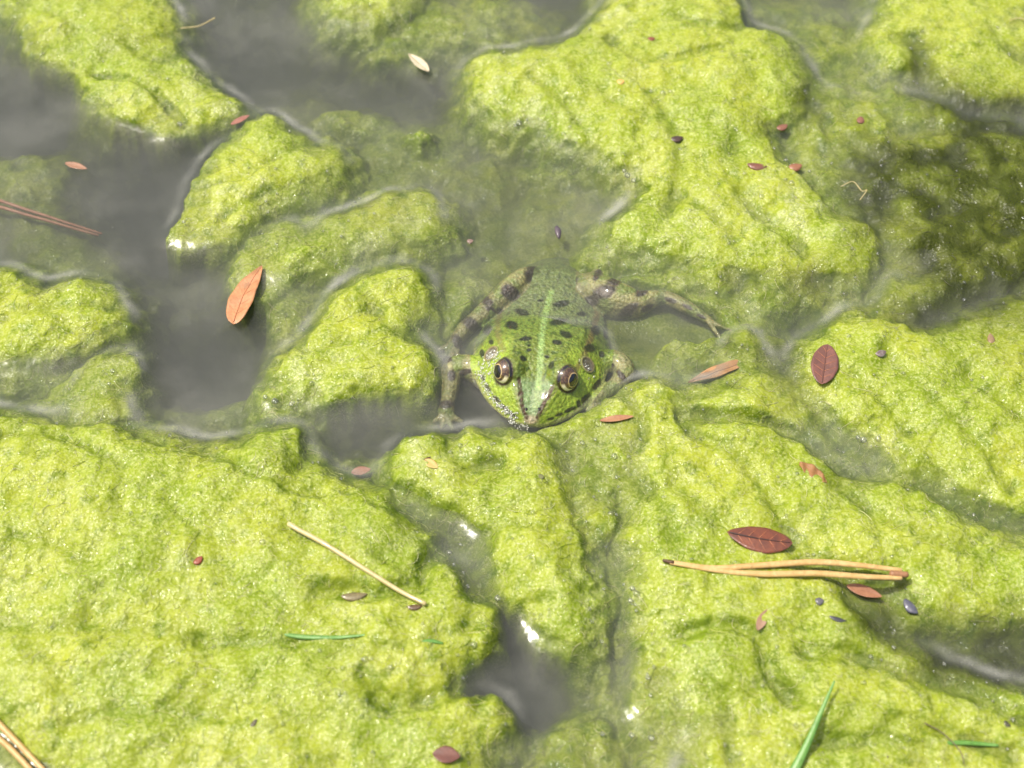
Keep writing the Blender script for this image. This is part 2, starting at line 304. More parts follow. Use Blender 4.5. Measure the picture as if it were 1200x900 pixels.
# ------------------------------------------------------------------ materials
class NT:
    def __init__(s, name):
        s.m = bpy.data.materials.new(name); s.m.use_nodes = True; s.t = s.m.node_tree; s.t.nodes.clear()
        s.out = s.n('ShaderNodeOutputMaterial')
    def n(s, t, **kw):
        x = s.t.nodes.new(t)
        for k, v in kw.items():
            if k in x.inputs.keys(): s.set(x.inputs[k], v)
            else: setattr(x, k, v)
        return x
    def set(s, sock, v):
        if hasattr(v, 'is_output') or isinstance(v, bpy.types.NodeSocket): s.t.links.new(v, sock)
        else: sock.default_value = v
    def l(s, a, b): s.t.links.new(a, b)
    def pos(s): return s.n('ShaderNodeNewGeometry').outputs['Position']
    def noise(s, vec, scale, detail=3, rough=.5, dist=0):
        x = s.n('ShaderNodeTexNoise'); s.l(vec, x.inputs['Vector'])
        x.inputs['Scale'].default_value = scale; x.inputs['Detail'].default_value = detail; x.inputs['Roughness'].default_value = rough; x.inputs['Distortion'].default_value = dist
        return x.outputs[0]
    def voro(s, vec, scale, feat='F1', out='Distance', smooth=.3):
        x = s.n('ShaderNodeTexVoronoi'); x.feature = feat; s.l(vec, x.inputs['Vector']); x.inputs['Scale'].default_value = scale
        if feat == 'SMOOTH_F1': x.inputs['Smoothness'].default_value = smooth
        return x.outputs[out]
    def ramp(s, fac, pts):
        x = s.n('ShaderNodeMapRange'); x.clamp = True; s.l(fac, x.inputs[0])
        for i, v in enumerate(pts): x.inputs[i+1].default_value = v
        return x.outputs[0]
    def math(s, op, a, b=None, clamp=False):
        x = s.n('ShaderNodeMath'); x.operation = op; x.use_clamp = clamp
        s.set(x.inputs[0], a)
        if b is not None: s.set(x.inputs[1], b)
        return x.outputs[0]
    def mix(s, f, a, b):
        x = s.n('ShaderNodeMix'); x.data_type = 'RGBA'
        s.set(x.inputs[0], f)
        s.set(x.inputs[6], a if not isinstance(a, tuple) else (*a, 1)); s.set(x.inputs[7], b if not isinstance(b, tuple) else (*b, 1))
        return x.outputs[2]
    def bump(s, h, strength, dist, normal=None):
        x = s.n('ShaderNodeBump'); s.l(h, x.inputs['Height']); x.inputs['Strength'].default_value = strength; x.inputs['Distance'].default_value = dist
        if normal: s.l(normal, x.inputs['Normal'])
        return x.outputs[0]
    def bsdf(s, **kw):
        p = s.n('ShaderNodeBsdfPrincipled')
        for k, v in kw.items():
            if isinstance(v, tuple) and len(v) == 3 and 'Color' in k: v = (*v, 1)
            s.set(p.inputs[k.replace('_', ' ')], v)
        return p
def mat_algae():
    N = NT('algae'); p = N.pos()
    cov = N.n('ShaderNodeAttribute', attribute_name='cov'); sep = N.n('ShaderNodeSeparateColor'); N.l(cov.outputs['Color'], sep.inputs[0])
    ol, fr, dp = sep.outputs[0], sep.outputs[1], sep.outputs[2]; rim = cov.outputs['Alpha']
    va = N.n('ShaderNodeAttribute', attribute_name='vary'); se2 = N.n('ShaderNodeSeparateColor'); N.l(va.outputs['Color'], se2.inputs[0])
    big, mid, patch = se2.outputs[0], se2.outputs[1], se2.outputs[2]; patch2 = va.outputs['Alpha']
    n3 = N.noise(p, 1500, 2, .6); vb = N.voro(p, 850); v3 = N.voro(p, 1900)
    c = N.mix(big, (.25, .345, .014), (.405, .45, .034))
    c = N.mix(N.math('MULTIPLY', mid, .85), c, (.18, .26, .006))
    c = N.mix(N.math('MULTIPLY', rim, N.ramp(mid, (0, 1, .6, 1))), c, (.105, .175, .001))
    c = N.mix(N.math('MULTIPLY', N.ramp(n3, (.44, .68, 0, .75)), N.ramp(rim, (0, 1, 1, .25))), c, (.53, .575, .18))
    sp = N.ramp(v3, (.12, .42, 1, 0))
    f1 = N.math('MULTIPLY', fr, patch)
    c = N.mix(N.math('MULTIPLY', f1, N.ramp(sp, (0, 1, .25, .9))), c, (.62, .64, .33))
    c = N.mix(N.math('MULTIPLY', sp, N.math('MULTIPLY', patch2, .45)), c, (.64, .66, .24))
    ring = N.math('MULTIPLY', N.math('MULTIPLY', N.ramp(vb, (.20, .32, 0, 1)), N.ramp(vb, (.34, .46, 1, 0))), patch)
    c = N.mix(N.math('MULTIPLY', ring, N.math('ADD', N.math('MULTIPLY', fr, .5), .22)), c, (.72, .74, .42))
    c = N.mix(ol, c, (.052, .066, .004))  # olive mask darkens the algae colour, painting shade into it
    c = N.mix(dp, c, (.13, .155, .028))
    cap = N.math('SUBTRACT', 1.0, N.math('MULTIPLY', N.math('MULTIPLY', vb, vb), 5.0), True)
    h1 = N.math('ADD', N.math('MULTIPLY', N.noise(p, 600, 3, .6), 1.0), N.math('MULTIPLY', cap, N.ramp(patch, (0, 1, .15, .55))))
    h1 = N.math('ADD', h1, N.math('MULTIPLY', N.math('SUBTRACT', n3, v3), .30))
    b = N.bump(h1, .55, .00055)
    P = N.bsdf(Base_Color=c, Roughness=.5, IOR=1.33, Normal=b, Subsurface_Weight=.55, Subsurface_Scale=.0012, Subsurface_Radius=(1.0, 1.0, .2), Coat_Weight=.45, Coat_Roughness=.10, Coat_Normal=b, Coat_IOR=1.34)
    P.inputs['Specular IOR Level'].default_value = .4
    tr = N.n('ShaderNodeBsdfTranslucent'); N.l(N.mix(.35, c, (.40, .60, .01)), tr.inputs[0])
    mx = N.n('ShaderNodeMixShader'); mx.inputs[0].default_value = .18; N.l(P.outputs[0], mx.inputs[1]); N.l(tr.outputs[0], mx.inputs[2])
    N.l(mx.outputs[0], N.out.inputs[0])
    return N.m
def mat_water():
    N = NT('murky_water'); p = N.pos()
    nb = N.bump(N.math('ADD', N.noise(p, 70, 1, .5), N.math('MULTIPLY', N.noise(p, 520, 1, .5), .45)), .35, .0006)
    fr = N.n('ShaderNodeFresnel'); fr.inputs['IOR'].default_value = 1.33; N.l(nb, fr.inputs['Normal'])
    tr = N.n('ShaderNodeBsdfTransparent'); tr.inputs[0].default_value = (.97, .98, .97, 1)
    gl = N.n('ShaderNodeBsdfGlossy'); gl.inputs['Roughness'].default_value = .16; N.l(nb, gl.inputs['Normal'])
    df = N.n('ShaderNodeBsdfDiffuse'); df.inputs[0].default_value = (.36, .36, .31, 1)
    fa = N.n('ShaderNodeAttribute', attribute_name='film_halo'); sf_ = N.n('ShaderNodeSeparateColor'); N.l(fa.outputs['Color'], sf_.inputs[0])
    spk = N.math('MULTIPLY', N.ramp(N.voro(p, 330), (.0, .07, .8, 0)), sf_.outputs[2])
    film_halo = N.math('ADD', sf_.outputs[1], N.math('MULTIPLY', sf_.outputs[0], N.ramp(N.noise(p, 420, 3, .6), (.3, .7, .42, .74))), True)
    film_halo = N.math('MAXIMUM', film_halo, spk)
    m1 = N.n('ShaderNodeMixShader'); N.l(film_halo, m1.inputs[0]); N.l(tr.outputs[0], m1.inputs[1]); N.l(df.outputs[0], m1.inputs[2])
    m2 = N.n('ShaderNodeMixShader'); N.l(fr.outputs[0], m2.inputs[0]); N.l(m1.outputs[0], m2.inputs[1]); N.l(gl.outputs[0], m2.inputs[2])
    N.l(m2.outputs[0], N.out.inputs[0])
    v = N.n('ShaderNodeVolumePrincipled'); v.inputs['Color'].default_value = (.38, .395, .375, 1); v.inputs['Density'].default_value = 74.0
    v.inputs['Anisotropy'].default_value = .0
    N.l(v.outputs[0], N.out.inputs['Volume'])
    return N.m
ALGAE = mat_algae(); WATER = mat_water()

# ------------------------------------------------------------------ the sheet of algae and bed
LIM = 900.0
gx = axis(-LIM, LIM, -158, 158, .36); gy = yaxis(-LIM, LIM, -92, 150, .30, .48)
X, Y = np.meshgrid(gx, gy)
Hh, BEST, WHO, INB = height(X, Y)
nyy, nxx = X.shape
emerg = sstep(-.1, .25, Hh)*INB
olive = samp(OLIVE_SHADE, X+2*perlin(X/5, Y/5, 71), Y+2*perlin(X/5, Y/5, 72))*INB
froth = samp(FROTH, X+2*perlin(X/4, Y/4, 73), Y+2*perlin(X/4, Y/4, 74))*INB
froth = np.clip(froth+.35*sstep(.0, .5, fbm(X, Y, 11, 3, 75)), 0, 1)
deep = sstep(-2.2, -9.0, Hh)*.9
slope = np.hypot(np.gradient(Hh, axis=0)/np.gradient(Y, axis=0), np.gradient(Hh, axis=1)/np.gradient(X, axis=1))
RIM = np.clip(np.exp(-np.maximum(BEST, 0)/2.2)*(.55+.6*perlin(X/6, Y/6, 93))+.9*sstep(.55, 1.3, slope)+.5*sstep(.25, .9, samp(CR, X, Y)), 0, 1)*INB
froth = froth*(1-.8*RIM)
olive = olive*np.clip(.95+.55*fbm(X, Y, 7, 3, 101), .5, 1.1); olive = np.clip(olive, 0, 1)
VARY = np.stack([sstep(-.65, .65, fbm(X, Y, 20, 3, 103)), sstep(-.10, .55, fbm(X, Y, 3.2, 3, 107)), sstep(-.25, .30, fbm(X, Y, 5, 2, 111)), sstep(-.2, .45, fbm(X, Y, 8, 2, 115))], -1).reshape(-1, 4)
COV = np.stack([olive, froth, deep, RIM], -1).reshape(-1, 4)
V = np.stack([X*MM, Y*MM, Hh*MM], -1).reshape(-1, 3)
idx = np.arange(nyy*nxx).reshape(nyy, nxx)
Q = np.stack([idx[:-1, :-1], idx[:-1, 1:], idx[1:, 1:], idx[1:, :-1]], -1).reshape(-1, 4)
qc = lambda A: (A[:-1, :-1]+A[1:, 1:]).reshape(-1)*.5
qb = BEST[:-1, :-1].reshape(-1); qw = WHO[:-1, :-1].reshape(-1); qh = qc(Hh); qi = qc(INB)
cls = np.where((qb > -2.2) & (qi > .5), qw, np.where((qh > -9) | (qi < .9), -1, -2))
def submesh(name, mask):
    F = Q[mask]; u, inv = np.unique(F, return_inverse=True)
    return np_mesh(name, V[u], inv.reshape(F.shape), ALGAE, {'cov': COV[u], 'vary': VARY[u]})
for k, m in enumerate(MATS):
    o = link('algae_mat', submesh('algae_mat', cls == k))
    tag(o, m[2], 'algae mat', 'algae mats floating on the pond')
o = link('submerged_algae', submesh('submerged_algae', cls == -1)); tag(o, 'dull green algae growing just under the murky water between the mats', 'algae', kind='stuff')
o = link('pond_bed', submesh('pond_bed', cls == -2)); tag(o, kind='structure')

# ------------------------------------------------------------------ water surface, climbing to whatever breaks it
hx = np.arange(-176, 176.1, .5); hy = np.arange(-112, 176.1, .5)
WX, WY = np.meshgrid(hx, hy)
xi = np.interp(hx, gx, np.arange(nxx)); yi = np.interp(hy, gy, np.arange(nyy))
Hw = Hh[np.round(yi).astype(int)][:, np.round(xi).astype(int)]
HEADSD = sdf([(620,497),(602,489),(582,473),(569,455),(562,430),(561,408),(572,393),(590,398),(604,392),(618,386),(632,383),(650,384),(668,386),(690,384),(706,392),(715,412),(711,437),(694,461),(671,483),(646,494)], 1)
mask = np.maximum(sstep(.0, .35, Hw), sstep(-.5, .5, samp(HEADSD, WX, WY)))
def expblur(A, l):
    fy = np.fft.fftfreq(A.shape[0], .5)[:, None]*2*math.pi; fx = np.fft.rfftfreq(A.shape[1], .5)[None]*2*math.pi
    return np.fft.irfft2(np.fft.rfft2(A)/(1+(l*l)*(fx*fx+fy*fy)), s=A.shape)
men = expblur(mask, 1.9)
fm_ = np.clip(men/.5, 0, 2); WZ = 1.85*(1-np.exp(-1.5*fm_)); WZ = WZ-.1
def gblur0(A, s):
    fy = np.fft.fftfreq(A.shape[0], .5)[:, None]*2*math.pi; fx = np.fft.rfftfreq(A.shape[1], .5)[None]*2*math.pi
    return np.fft.irfft2(np.fft.rfft2(A)*np.exp(-.5*s*s*(fx*fx+fy*fy)), s=A.shape)
big_ = gblur0(mask, 1.4); men2 = expblur(sstep(.35, .75, big_), 1.9)/.5
gyv, gxv = np.gradient(gblur0(men2, 1.0)); away = (-gyv*.97-gxv*.10)/(np.hypot(gxv, gyv)+1e-6)
HALO_FILM = sstep(.17, .33, men2+.16*fbm(WX, WY, 5, 3, 97))*(1-sstep(.50, .78, men2))*sstep(-.25, .55, away)*np.clip(.55+1.3*fbm(WX, WY, 11, 3, 95), .08, 1)  # pale scum band on far sides, sky reflection painted into its colour
HALO_FILM = gblur0(HALO_FILM, .5)*sstep(.30, .58, 1-gblur0(mask, 6.0))*(1-np.exp(-((WX-95)/34)**2-((WY-72)/26)**2))*.9
wgx = axis(-LIM, LIM, -150, 150, .5); wgy = yaxis(-LIM, LIM, -90, 145, .45, .62)
X2, Y2 = np.meshgrid(wgx, wgy)
def wsamp(x, y, WZ=WZ):
    u = np.clip((x+176)/.5, 0, len(hx)-1.001); v = np.clip((y+112)/.5, 0, len(hy)-1.001)
    i = u.astype(int); j = v.astype(int); a = u-i; b = v-j
    z = (WZ[j, i]*(1-a)+WZ[j, i+1]*a)*(1-b)+(WZ[j+1, i]*(1-a)+WZ[j+1, i+1]*a)*b
    ins = sstep(0, 8, np.minimum(np.minimum(x+170, 170-x), np.minimum(y+106, 170-y)))
    return z*ins
Z2 = wsamp(X2, Y2); FL2 = np.clip(wsamp(X2, Y2, HALO_FILM), 0, 1)
ny2, nx2 = X2.shape
Vt = np.stack([X2*MM, Y2*MM, Z2*MM], -1).reshape(-1, 3)
id2 = np.arange(ny2*nx2).reshape(ny2, nx2)
Qt = np.stack([id2[:-1, :-1], id2[:-1, 1:], id2[1:, 1:], id2[1:, :-1]], -1).reshape(-1, 4)
ring = np.concatenate([id2[0, :], id2[1:, -1], id2[-1, -2::-1], id2[-2:0:-1, 0]])
nb_ = len(ring); base = len(Vt)
Vb = Vt[ring].copy(); Vb[:, 2] = -.09
cidx = base+nb_
Vb = np.vstack([Vb, [[0, 0, -.09]]])
rn = np.roll(ring, -1); bi = base+np.arange(nb_); bn = np.roll(bi, -1)
Qs = np.stack([rn, ring, bi, bn], -1)
tri = []
for k in range(0, nb_-1, 2): tri.append((bi[k], bi[(k+2) % nb_], cidx, bi[k+1]))
Qb = np.array([(a, cidx, b, m_) for a, b, cidx_, m_ in tri]).reshape(-1, 4)
water = link('water', np_mesh('water', np.vstack([Vt, Vb]), np.vstack([Qt, Qs, Qb]), WATER, {'film_halo': np.vstack([np.stack([FL2.ravel(), ((.02+.15*sstep(-.35, .75, fbm(X2+3*perlin(X2/8, Y2/8, 5), Y2, 17, 4, 121)))*(1-.75*wsamp(X2, Y2, gblur0(mask, .8)))).ravel(), .6*sstep(.0, .3, fbm(X2, Y2, 12, 2, 125)).ravel()], 1), np.zeros((nb_+1, 3))])})); tag(water, kind='structure')

# smooth support surface for what lies on the algae
HS = np.maximum(Hw, WZ)
def gblur(A, s):
    fy = np.fft.fftfreq(A.shape[0], .5)[:, None]*2*math.pi; fx = np.fft.rfftfreq(A.shape[1], .5)[None]*2*math.pi
    return np.fft.irfft2(np.fft.rfft2(A)*np.exp(-.5*s*s*(fx*fx+fy*fy)), s=A.shape)
HSB = gblur(HS, 1.6)
def surf(x, y, F=None):
    F = HSB if F is None else F
    u = np.clip((np.asarray(x)+176)/.5, 0, len(hx)-1.001); v = np.clip((np.asarray(y)+112)/.5, 0, len(hy)-1.001)
    i = u.astype(int); j = v.astype(int); a = u-i; b = v-j
    return (F[j, i]*(1-a)+F[j, i+1]*a)*(1-b)+(F[j+1, i]*(1-a)+F[j+1, i+1]*a)*b
# ------------------------------------------------------------------ helpers for tubes, blobs
def tube(path, radii, n=8, cap=True):
    """tapered tube with rounded ends through path (k,3), radii (k,)"""
    P = np.array(path, float); r = np.array(radii, float); k = len(P)
    T = np.gradient(P, axis=0); T /= np.linalg.norm(T, axis=1)[:, None]+1e-12
    ref = np.array([0, 0, 1.0]) if abs(T[0][2]) < .9 else np.array([1.0, 0, 0])
    V = []; th = np.arange(n)*2*math.pi/n
    for i in range(k):
        a = np.cross(T[i], ref); a /= np.linalg.norm(a)+1e-12; b = np.cross(a, T[i])
        V.append(P[i]+r[i]*(np.cos(th)[:, None]*a+np.sin(th)[:, None]*b))
    V = np.vstack(V+[P[:1]-T[:1]*r[0]*.6, P[-1:]+T[-1:]*r[-1]*.6])
    F = []
    for i in range(k-1):
        for j in range(n):
            q = (j+1) % n; F.append((i*n+j, i*n+q, (i+1)*n+q, (i+1)*n+j))
    c0 = k*n; c1 = c0+1
    for j in range(n):
        q = (j+1) % n; F.append((c0, q, j, c0)); F.append((c1, (k-1)*n+j, (k-1)*n+q, c1))
    return V, F
def spline(P, n):
    P = np.array(P, float); k = len(P)
    if k == 2: t = np.linspace(0, 1, n)[:, None]; return P[0]*(1-t)+P[1]*t
    E = np.vstack([2*P[0]-P[1], P, 2*P[-1]-P[-2]]); out = []
    for u in np.linspace(0, k-1-1e-6, n):
        i = int(u); f = u-i; a, b, c, d = E[i:i+4]
        out.append(.5*((2*b)+(-a+c)*f+(2*a-5*b+4*c-d)*f*f+(-a+3*b-3*c+d)*f**3))
    return np.array(out)
def pmesh(name, V, F, mat, attrs=None, smooth=True):
    me = bpy.data.meshes.new(name)
    me.from_pydata([tuple(v) for v in V], [], [tuple(dict.fromkeys(f)) for f in F]); me.update()
    if smooth:
        for p in me.polygons: p.use_smooth = True
    for k, v in (attrs or {}).items():
        a = me.attributes.new(k, 'FLOAT_COLOR', 'POINT')
        v = np.asarray(v, float)
        if v.shape[1] == 3: v = np.hstack([v, np.ones((len(v), 1))])
        a.data.foreach_set('color', v.astype(np.float32).ravel())
    if mat: me.materials.append(mat)
    return me
def sphere(c, rad, nu=16, nv=10, M=None):
    V = []; F = []
    for i in range(nv+1):
        ph = math.pi*i/nv
        for j in range(nu):
            th = 2*math.pi*j/nu
            V.append((math.sin(ph)*math.cos(th), math.sin(ph)*math.sin(th), math.cos(ph)))
    V = np.array(V)*np.array(rad)
    if M is not None: V = V@M.T
    V = V+np.array(c)
    for i in range(nv):
        for j in range(nu):
            q = (j+1) % nu; F.append((i*nu+j, (i+1)*nu+j, (i+1)*nu+q, i*nu+q))
    return V, F
def mat_attr(name, rough=.35, spec=.5, coat=0, bump=None, sss=0, attr='col', vary=0, vs=600):
    N = NT(name); p = N.pos()
    c = N.n('ShaderNodeAttribute', attribute_name=attr).outputs['Color']
    if vary: 
        nn = N.noise(p, vs, 4, .6)
        hsv = N.n('ShaderNodeHueSaturation'); N.l(c, hsv.inputs['Color']); N.l(N.ramp(nn, (.3, .7, 1-vary, 1+vary)), hsv.inputs['Value']); c = hsv.outputs[0]
    P = N.bsdf(Base_Color=c, Roughness=rough, Coat_Weight=coat, Coat_Roughness=.08, Subsurface_Weight=sss, Subsurface_Scale=.001)
    P.inputs['Specular IOR Level'].default_value = spec
    if bump:
        h = N.math('ADD', N.noise(p, bump[0], 4, .6), N.math('MULTIPLY', N.voro(p, bump[0]*.9, 'SMOOTH_F1'), -.7))
        N.l(N.bump(h, bump[1], bump[2]), P.inputs['Normal'])
    N.l(P.outputs[0], N.out.inputs[0]); return N.m

# ------------------------------------------------------------------ the frog
O = at(621, 496, 1.2)*1000; A_ = at(646, 345, 0)*1000
vdir = A_-O; vdir[2] = 0; vdir /= np.linalg.norm(vdir); udir = np.array([vdir[1], -vdir[0], 0])
O[2] = 0
def loc2w(u, v, z): return O+np.outer(np.ravel(u), udir)+np.outer(np.ravel(v), vdir)+np.outer(np.ravel(z), [0, 0, 1.0])
def w2loc(P): d = P-O; return d@udir, d@vdir, P[:, 2]
SEC = np.array([ # v, half width, top, lip, bottom
 (-.6,1.2,1.8,1.0,.6),(-.1,3.1,2.7,.95,-.1),(.9,5.4,3.7,.9,-.8),(2.5,7.8,4.9,.8,-1.6),(5.5,10.6,6.1,.6,-2.4),(9,12.8,7.1,.3,-3.2),(13,14.2,7.3,-.1,-4),(17,14.9,6.5,-.7,-5),(21,15.0,5.1,-1.6,-6),
 (25,14.5,2.6,-2.4,-7),(29,13.4,.2,-3.2,-8),(33,12.4,-.5,-3.6,-8.6),(38,11.6,-.8,-4.0,-9.4),(44,10.4,-1.3,-5.0,-10.5),(50,7.6,-4.6,-7.4,-11.5),(55,5,-7.4,-9,-12),(58,2.2,-9.6,-10.2,-11.5)])
def sec(v): return [np.interp(v, SEC[:, 0], SEC[:, i]) for i in range(1, 5)]
vs_ = []
for a, b in zip(SEC[:-1, 0], SEC[1:, 0]):
    n = max(2, int((b-a)/.6)); vs_ += list(np.linspace(a, b, n, endpoint=False))
vs_.append(SEC[-1, 0]); vs_ = np.array(vs_)
BV = []; BF = []
uu = np.sin(np.linspace(-math.pi/2, math.pi/2, 41)); ub = np.sin(np.linspace(math.pi/2, -math.pi/2, 25))[1:-1]
ker = np.array([1, 2, 3, 2, 1])/9.
def smoothcol(a): return np.convolve(np.pad(a, 2, mode='edge'), ker, 'valid')
W_, ZT, ZL, ZB = [smoothcol(np.asarray(q)) for q in sec(vs_)]
for i, v in enumerate(vs_):
    w_, zt, zl, zb = W_[i], ZT[i], ZL[i], ZB[i]
    fl = (.34-.08*math.exp(-(v/4)**2)) if v < 18 else max(.12, .34-(v-18)*.02); ex = 1.6 if v < 16 else min(2.1, 1.6+(v-16)*.05)
    t = np.clip((np.abs(uu)-fl)/(1-fl), 0, 1)
    S = 1-t**ex
    S = np.where(np.abs(uu) < .999, S, 0)
    z = zl+(zt-zl)*S
    hd = math.exp(-((v-9)/6)**2); z = z-.7*hd*np.exp(-(uu/.22)**2)          # hollow between the eyes
    z = z+.35*math.exp(-((v-4)/4)**2)*np.exp(-((np.abs(uu)-.40)/.10)**2)    # ridge from eye to nostril
    z = z-.30*np.exp(-((np.abs(uu)-.70)/.16)**2)*math.exp(-((v-7)/5)**2)
    zb_ = zl-(zl-zb)*np.sqrt(np.clip(1-ub**2, 0, 1))**.8
    P = loc2w(np.concatenate([uu*w_, ub*w_*.985]), np.full(64, v), np.concatenate([z, zb_]))
    BV.append(P)
n = 64; m = len(vs_)
for i in range(m-1):
    for j in range(n):
        q = (j+1) % n; BF.append((i*n+j, (i+1)*n+j, (i+1)*n+q, i*n+q))
BV = np.vstack(BV+[loc2w(0, vs_[0], 1.1), loc2w(0, vs_[-1], -10.5)])
for j in range(n):
    q = (j+1) % n; BF.append((m*n, j, q)); BF.append((m*n+1, (m-1)*n+q, (m-1)*n+j))
parts = [(BV, BF)]
GZ = {s: np.array([s*.74, -.48, .47])/np.linalg.norm([.74, .48, .47]) for s in (-1, 1)}
def Wv(g): return g[0]*udir+g[1]*vdir+np.array([0, 0, g[2]])
EC = {s: loc2w(s*5.35, 9.6, 5.6)[0] for s in (-1, 1)}
for s in (-1, 1):
    parts.append(sphere(EC[s], 3.35, 28, 18))
    parts.append(sphere(EC[s]+udir*-s*.7+vdir*2.4+np.array([0, 0, -.4]), (3.0, 3.2, 2.8), 24, 14))
    pth = spline([loc2w(s*5.8, 12.5, 6.6)[0], loc2w(s*7.4, 17, 4.9)[0], loc2w(s*8.4, 23, 2.6)[0], loc2w(s*8.0, 30, -1.3)[0], loc2w(s*6.6, 40, -3.1)[0]], 22)
    parts.append(tube(pth, np.linspace(.7, .35, 22), 8))
LIMBS = []
def limb(pts, per=7):
    P = np.array([list(at(a, b, z)*1000) for a, b, z, r in pts]); r = [q[3]*1.12 for q in pts]
    S = spline(np.hstack([P, np.array(r)[:, None]]), per*(len(pts)-1)+1)
    parts.append(tube(S[:, :3], np.maximum(S[:, 3], .3), 14)); LIMBS.append(S)
    parts.append(sphere(S[0, :3], S[0, 3], 14, 9)); parts.append(sphere(S[-1, :3], S[-1, 3], 12, 8))
# forelimbs
limb([(572,440,-1.6,3.3),(548,430,-1.4,2.5),(531,433,-1.6,2.3),(528,452,-2.2,1.9),(525,470,-2.5,1.45),(523,482,-2.7,1.7)])
for tip in ((509,494),(518,501),(530,502),(541,494)): limb([(523,482,-2.8,1.0),((523+tip[0])/2,(483+tip[1])/2+1,-2.6,.7),(tip[0],tip[1],-3.0,.5)], 4)
limb([(698,428,-1.8,3.1),(718,424,-1.2,2.5),(731,433,-.9,2.2),(726,448,-.9,1.9),(710,460,-.8,1.5),(697,468,-.5,1.6)])
for tip in ((680,480),(687,487),(699,487),(712,481)): limb([(697,468,-.6,1.0),((697+tip[0])/2,(469+tip[1])/2,-.3,.65),(tip[0],tip[1],-.6,.45)], 4)
# hind limbs, folded, drifting just under the surface
limb([(655,352,-7,3.8),(640,335,-5.5,3.2),(619,323,-2.6,2.0),(602,337,-2.5,2.7),(580,357,-2.7,2.4),(559,375,-3.0,2.0),(544,387,-3.2,1.7),(533,402,-3.4,1.4)])
for tip in ((508,412),(514,428),(527,436),(541,430)): limb([(534,401,-3.0,.9),((532+tip[0])/2,(404+tip[1])/2,-3.2,.6),(tip[0],tip[1],-3.6,.4)], 4)
limb([(668,352,-7,4.2),(690,342,-4.6,4.0),(718,351,-3.5,4.1),(744,356,-2.8,3.1),(763,351,-2.0,2.0),(780,349,-1.7,1.5),(805,360,-1.4,1.35),(832,376,-1.2,.75)])
limb([(690,338,-3.8,2.4),(700,322,-3.6,1.6),(694,306,-4.2,1.1)])
for tip in ((849,402),(858,388)): limb([(829,375,-.8,.6),((829+tip[0])/2,(376+tip[1])/2,-.6,.42),(tip[0],tip[1],-.9,.32)], 4)
V0 = []; F0 = []; off = 0
for v_, f_ in parts:
    V0.append(v_); F0 += [tuple(int(a)+off for a in dict.fromkeys(f)) for f in f_]; off += len(v_)
V0 = np.vstack(V0)
me = bpy.data.meshes.new('raw'); me.from_pydata([tuple(v) for v in V0], [], [f for f in F0 if len(f) > 2]); me.update()
tmp = bpy.data.objects.new('raw', me); C.objects.link(tmp)
rm = tmp.modifiers.new('r', 'REMESH'); rm.mode = 'VOXEL'; rm.voxel_size = .23; rm.adaptivity = 0
sm = tmp.modifiers.new('s', 'SMOOTH'); sm.iterations = 10; sm.factor = .5
dg = bpy.context.evaluated_depsgraph_get(); ev = tmp.evaluated_get(dg)
fm = bpy.data.meshes.new_from_object(ev); C.objects.unlink(tmp); bpy.data.objects.remove(tmp)
nv_ = len(fm.vertices); FV = np.empty(nv_*3, np.float32); fm.vertices.foreach_get('co', FV); FV = FV.reshape(-1, 3).astype(float)
FN = np.empty(nv_*3, np.float32); fm.vertices.foreach_get('normal', FN); FN = FN.reshape(-1, 3)
lu, lv, lz = w2loc(FV); ppx, ppy = pix(FV*MM)
wv = np.interp(lv, vs_, W_); zlv = np.interp(lv, vs_, ZL)
wob = .9*perlin(lu/1.1, lv/1.1, 80)+.5*perlin(lu/.5, lv/.5, 81)
def disc(a, b, ra, rb, ang=0, soft=.3):
    c_, s_ = math.cos(R(ang)), math.sin(R(ang)); dx = ppx-a; dy = -(ppy-b)
    q = np.hypot((dx*c_+dy*s_)/ra, (-dx*s_+dy*c_)/rb)+wob*.14
    return 1-sstep(1-soft, 1+soft, q)
def pline(pts, wd, soft=.6):
    P = chaikin(np.array(pts, float), False, 2); d = segdist(P, ppx, ppy, False)+wob*.5
    return 1-sstep(wd-soft, wd+soft, d)
col = np.zeros((nv_, 3))
def lay(c, m): 
    global col
    col = col*(1-m[:, None])+np.array(c)*m[:, None]
up_ = sstep(-.1, .35, FN[:, 2])
body = ((np.abs(lu) < wv+.45) & (lv < 56) & (lv > -1.5)) & ~((lv > 28) & (np.abs(lu) > wv-.2))
for S_ in LIMBS:
    if S_[:, 3].max() < 2: continue
    for q_ in S_: body &= ~((np.linalg.norm(FV-q_[:3], axis=1) < q_[3]*1.12+.25) & (lv > 30) & (np.abs(lu) > wv*.45))
one = np.ones(nv_)
lay((.27,.26,.10), one); lay((.19,.23,.06), sstep(-.1, .5, perlin(lu/3, lv/3, 85)))
limbdark = [(624,321,9,11,-20),(598,343,13,9,-35),(570,352,10,5,-40),(587,366,7,4,-40),(668,330,10,7,20),(720,330,9,5,10),(758,361,8,4,30),(576,364,9,4,-40),(552,380,12,7,-35),(536,400,9,6,-60),(523,474,10,5,10),(545,436,8,4,20),(529,440,5,7,0),(524,421,6,4,0),
 (735,366,17,7,42),(708,342,15,8,20),(694,352,9,7,0),(752,342,8,5,20),(728,440,9,3.6,-50),(716,428,4,2.5,0),(786,352,8,3,-20),(806,360,7,2.4,-25),(822,371,6,2.2,-25),(700,322,8,4,60)]
dk = np.zeros(nv_)
for d_ in limbdark: dk = np.maximum(dk, disc(*d_))
lay((.055,.042,.035), dk*.92)
bcol = col.copy(); col = np.zeros((nv_, 3))
lay((.185,.24,.03), one)                                        # back green
side = sstep(.36, .48, np.abs(lu)/np.maximum(wv, .1))*(1-sstep(15, 21, lv))
lay((.31,.41,.035), side)                                       # brighter cheeks
lay((.18,.26,.035), sstep(17, 22, lv)*.6)
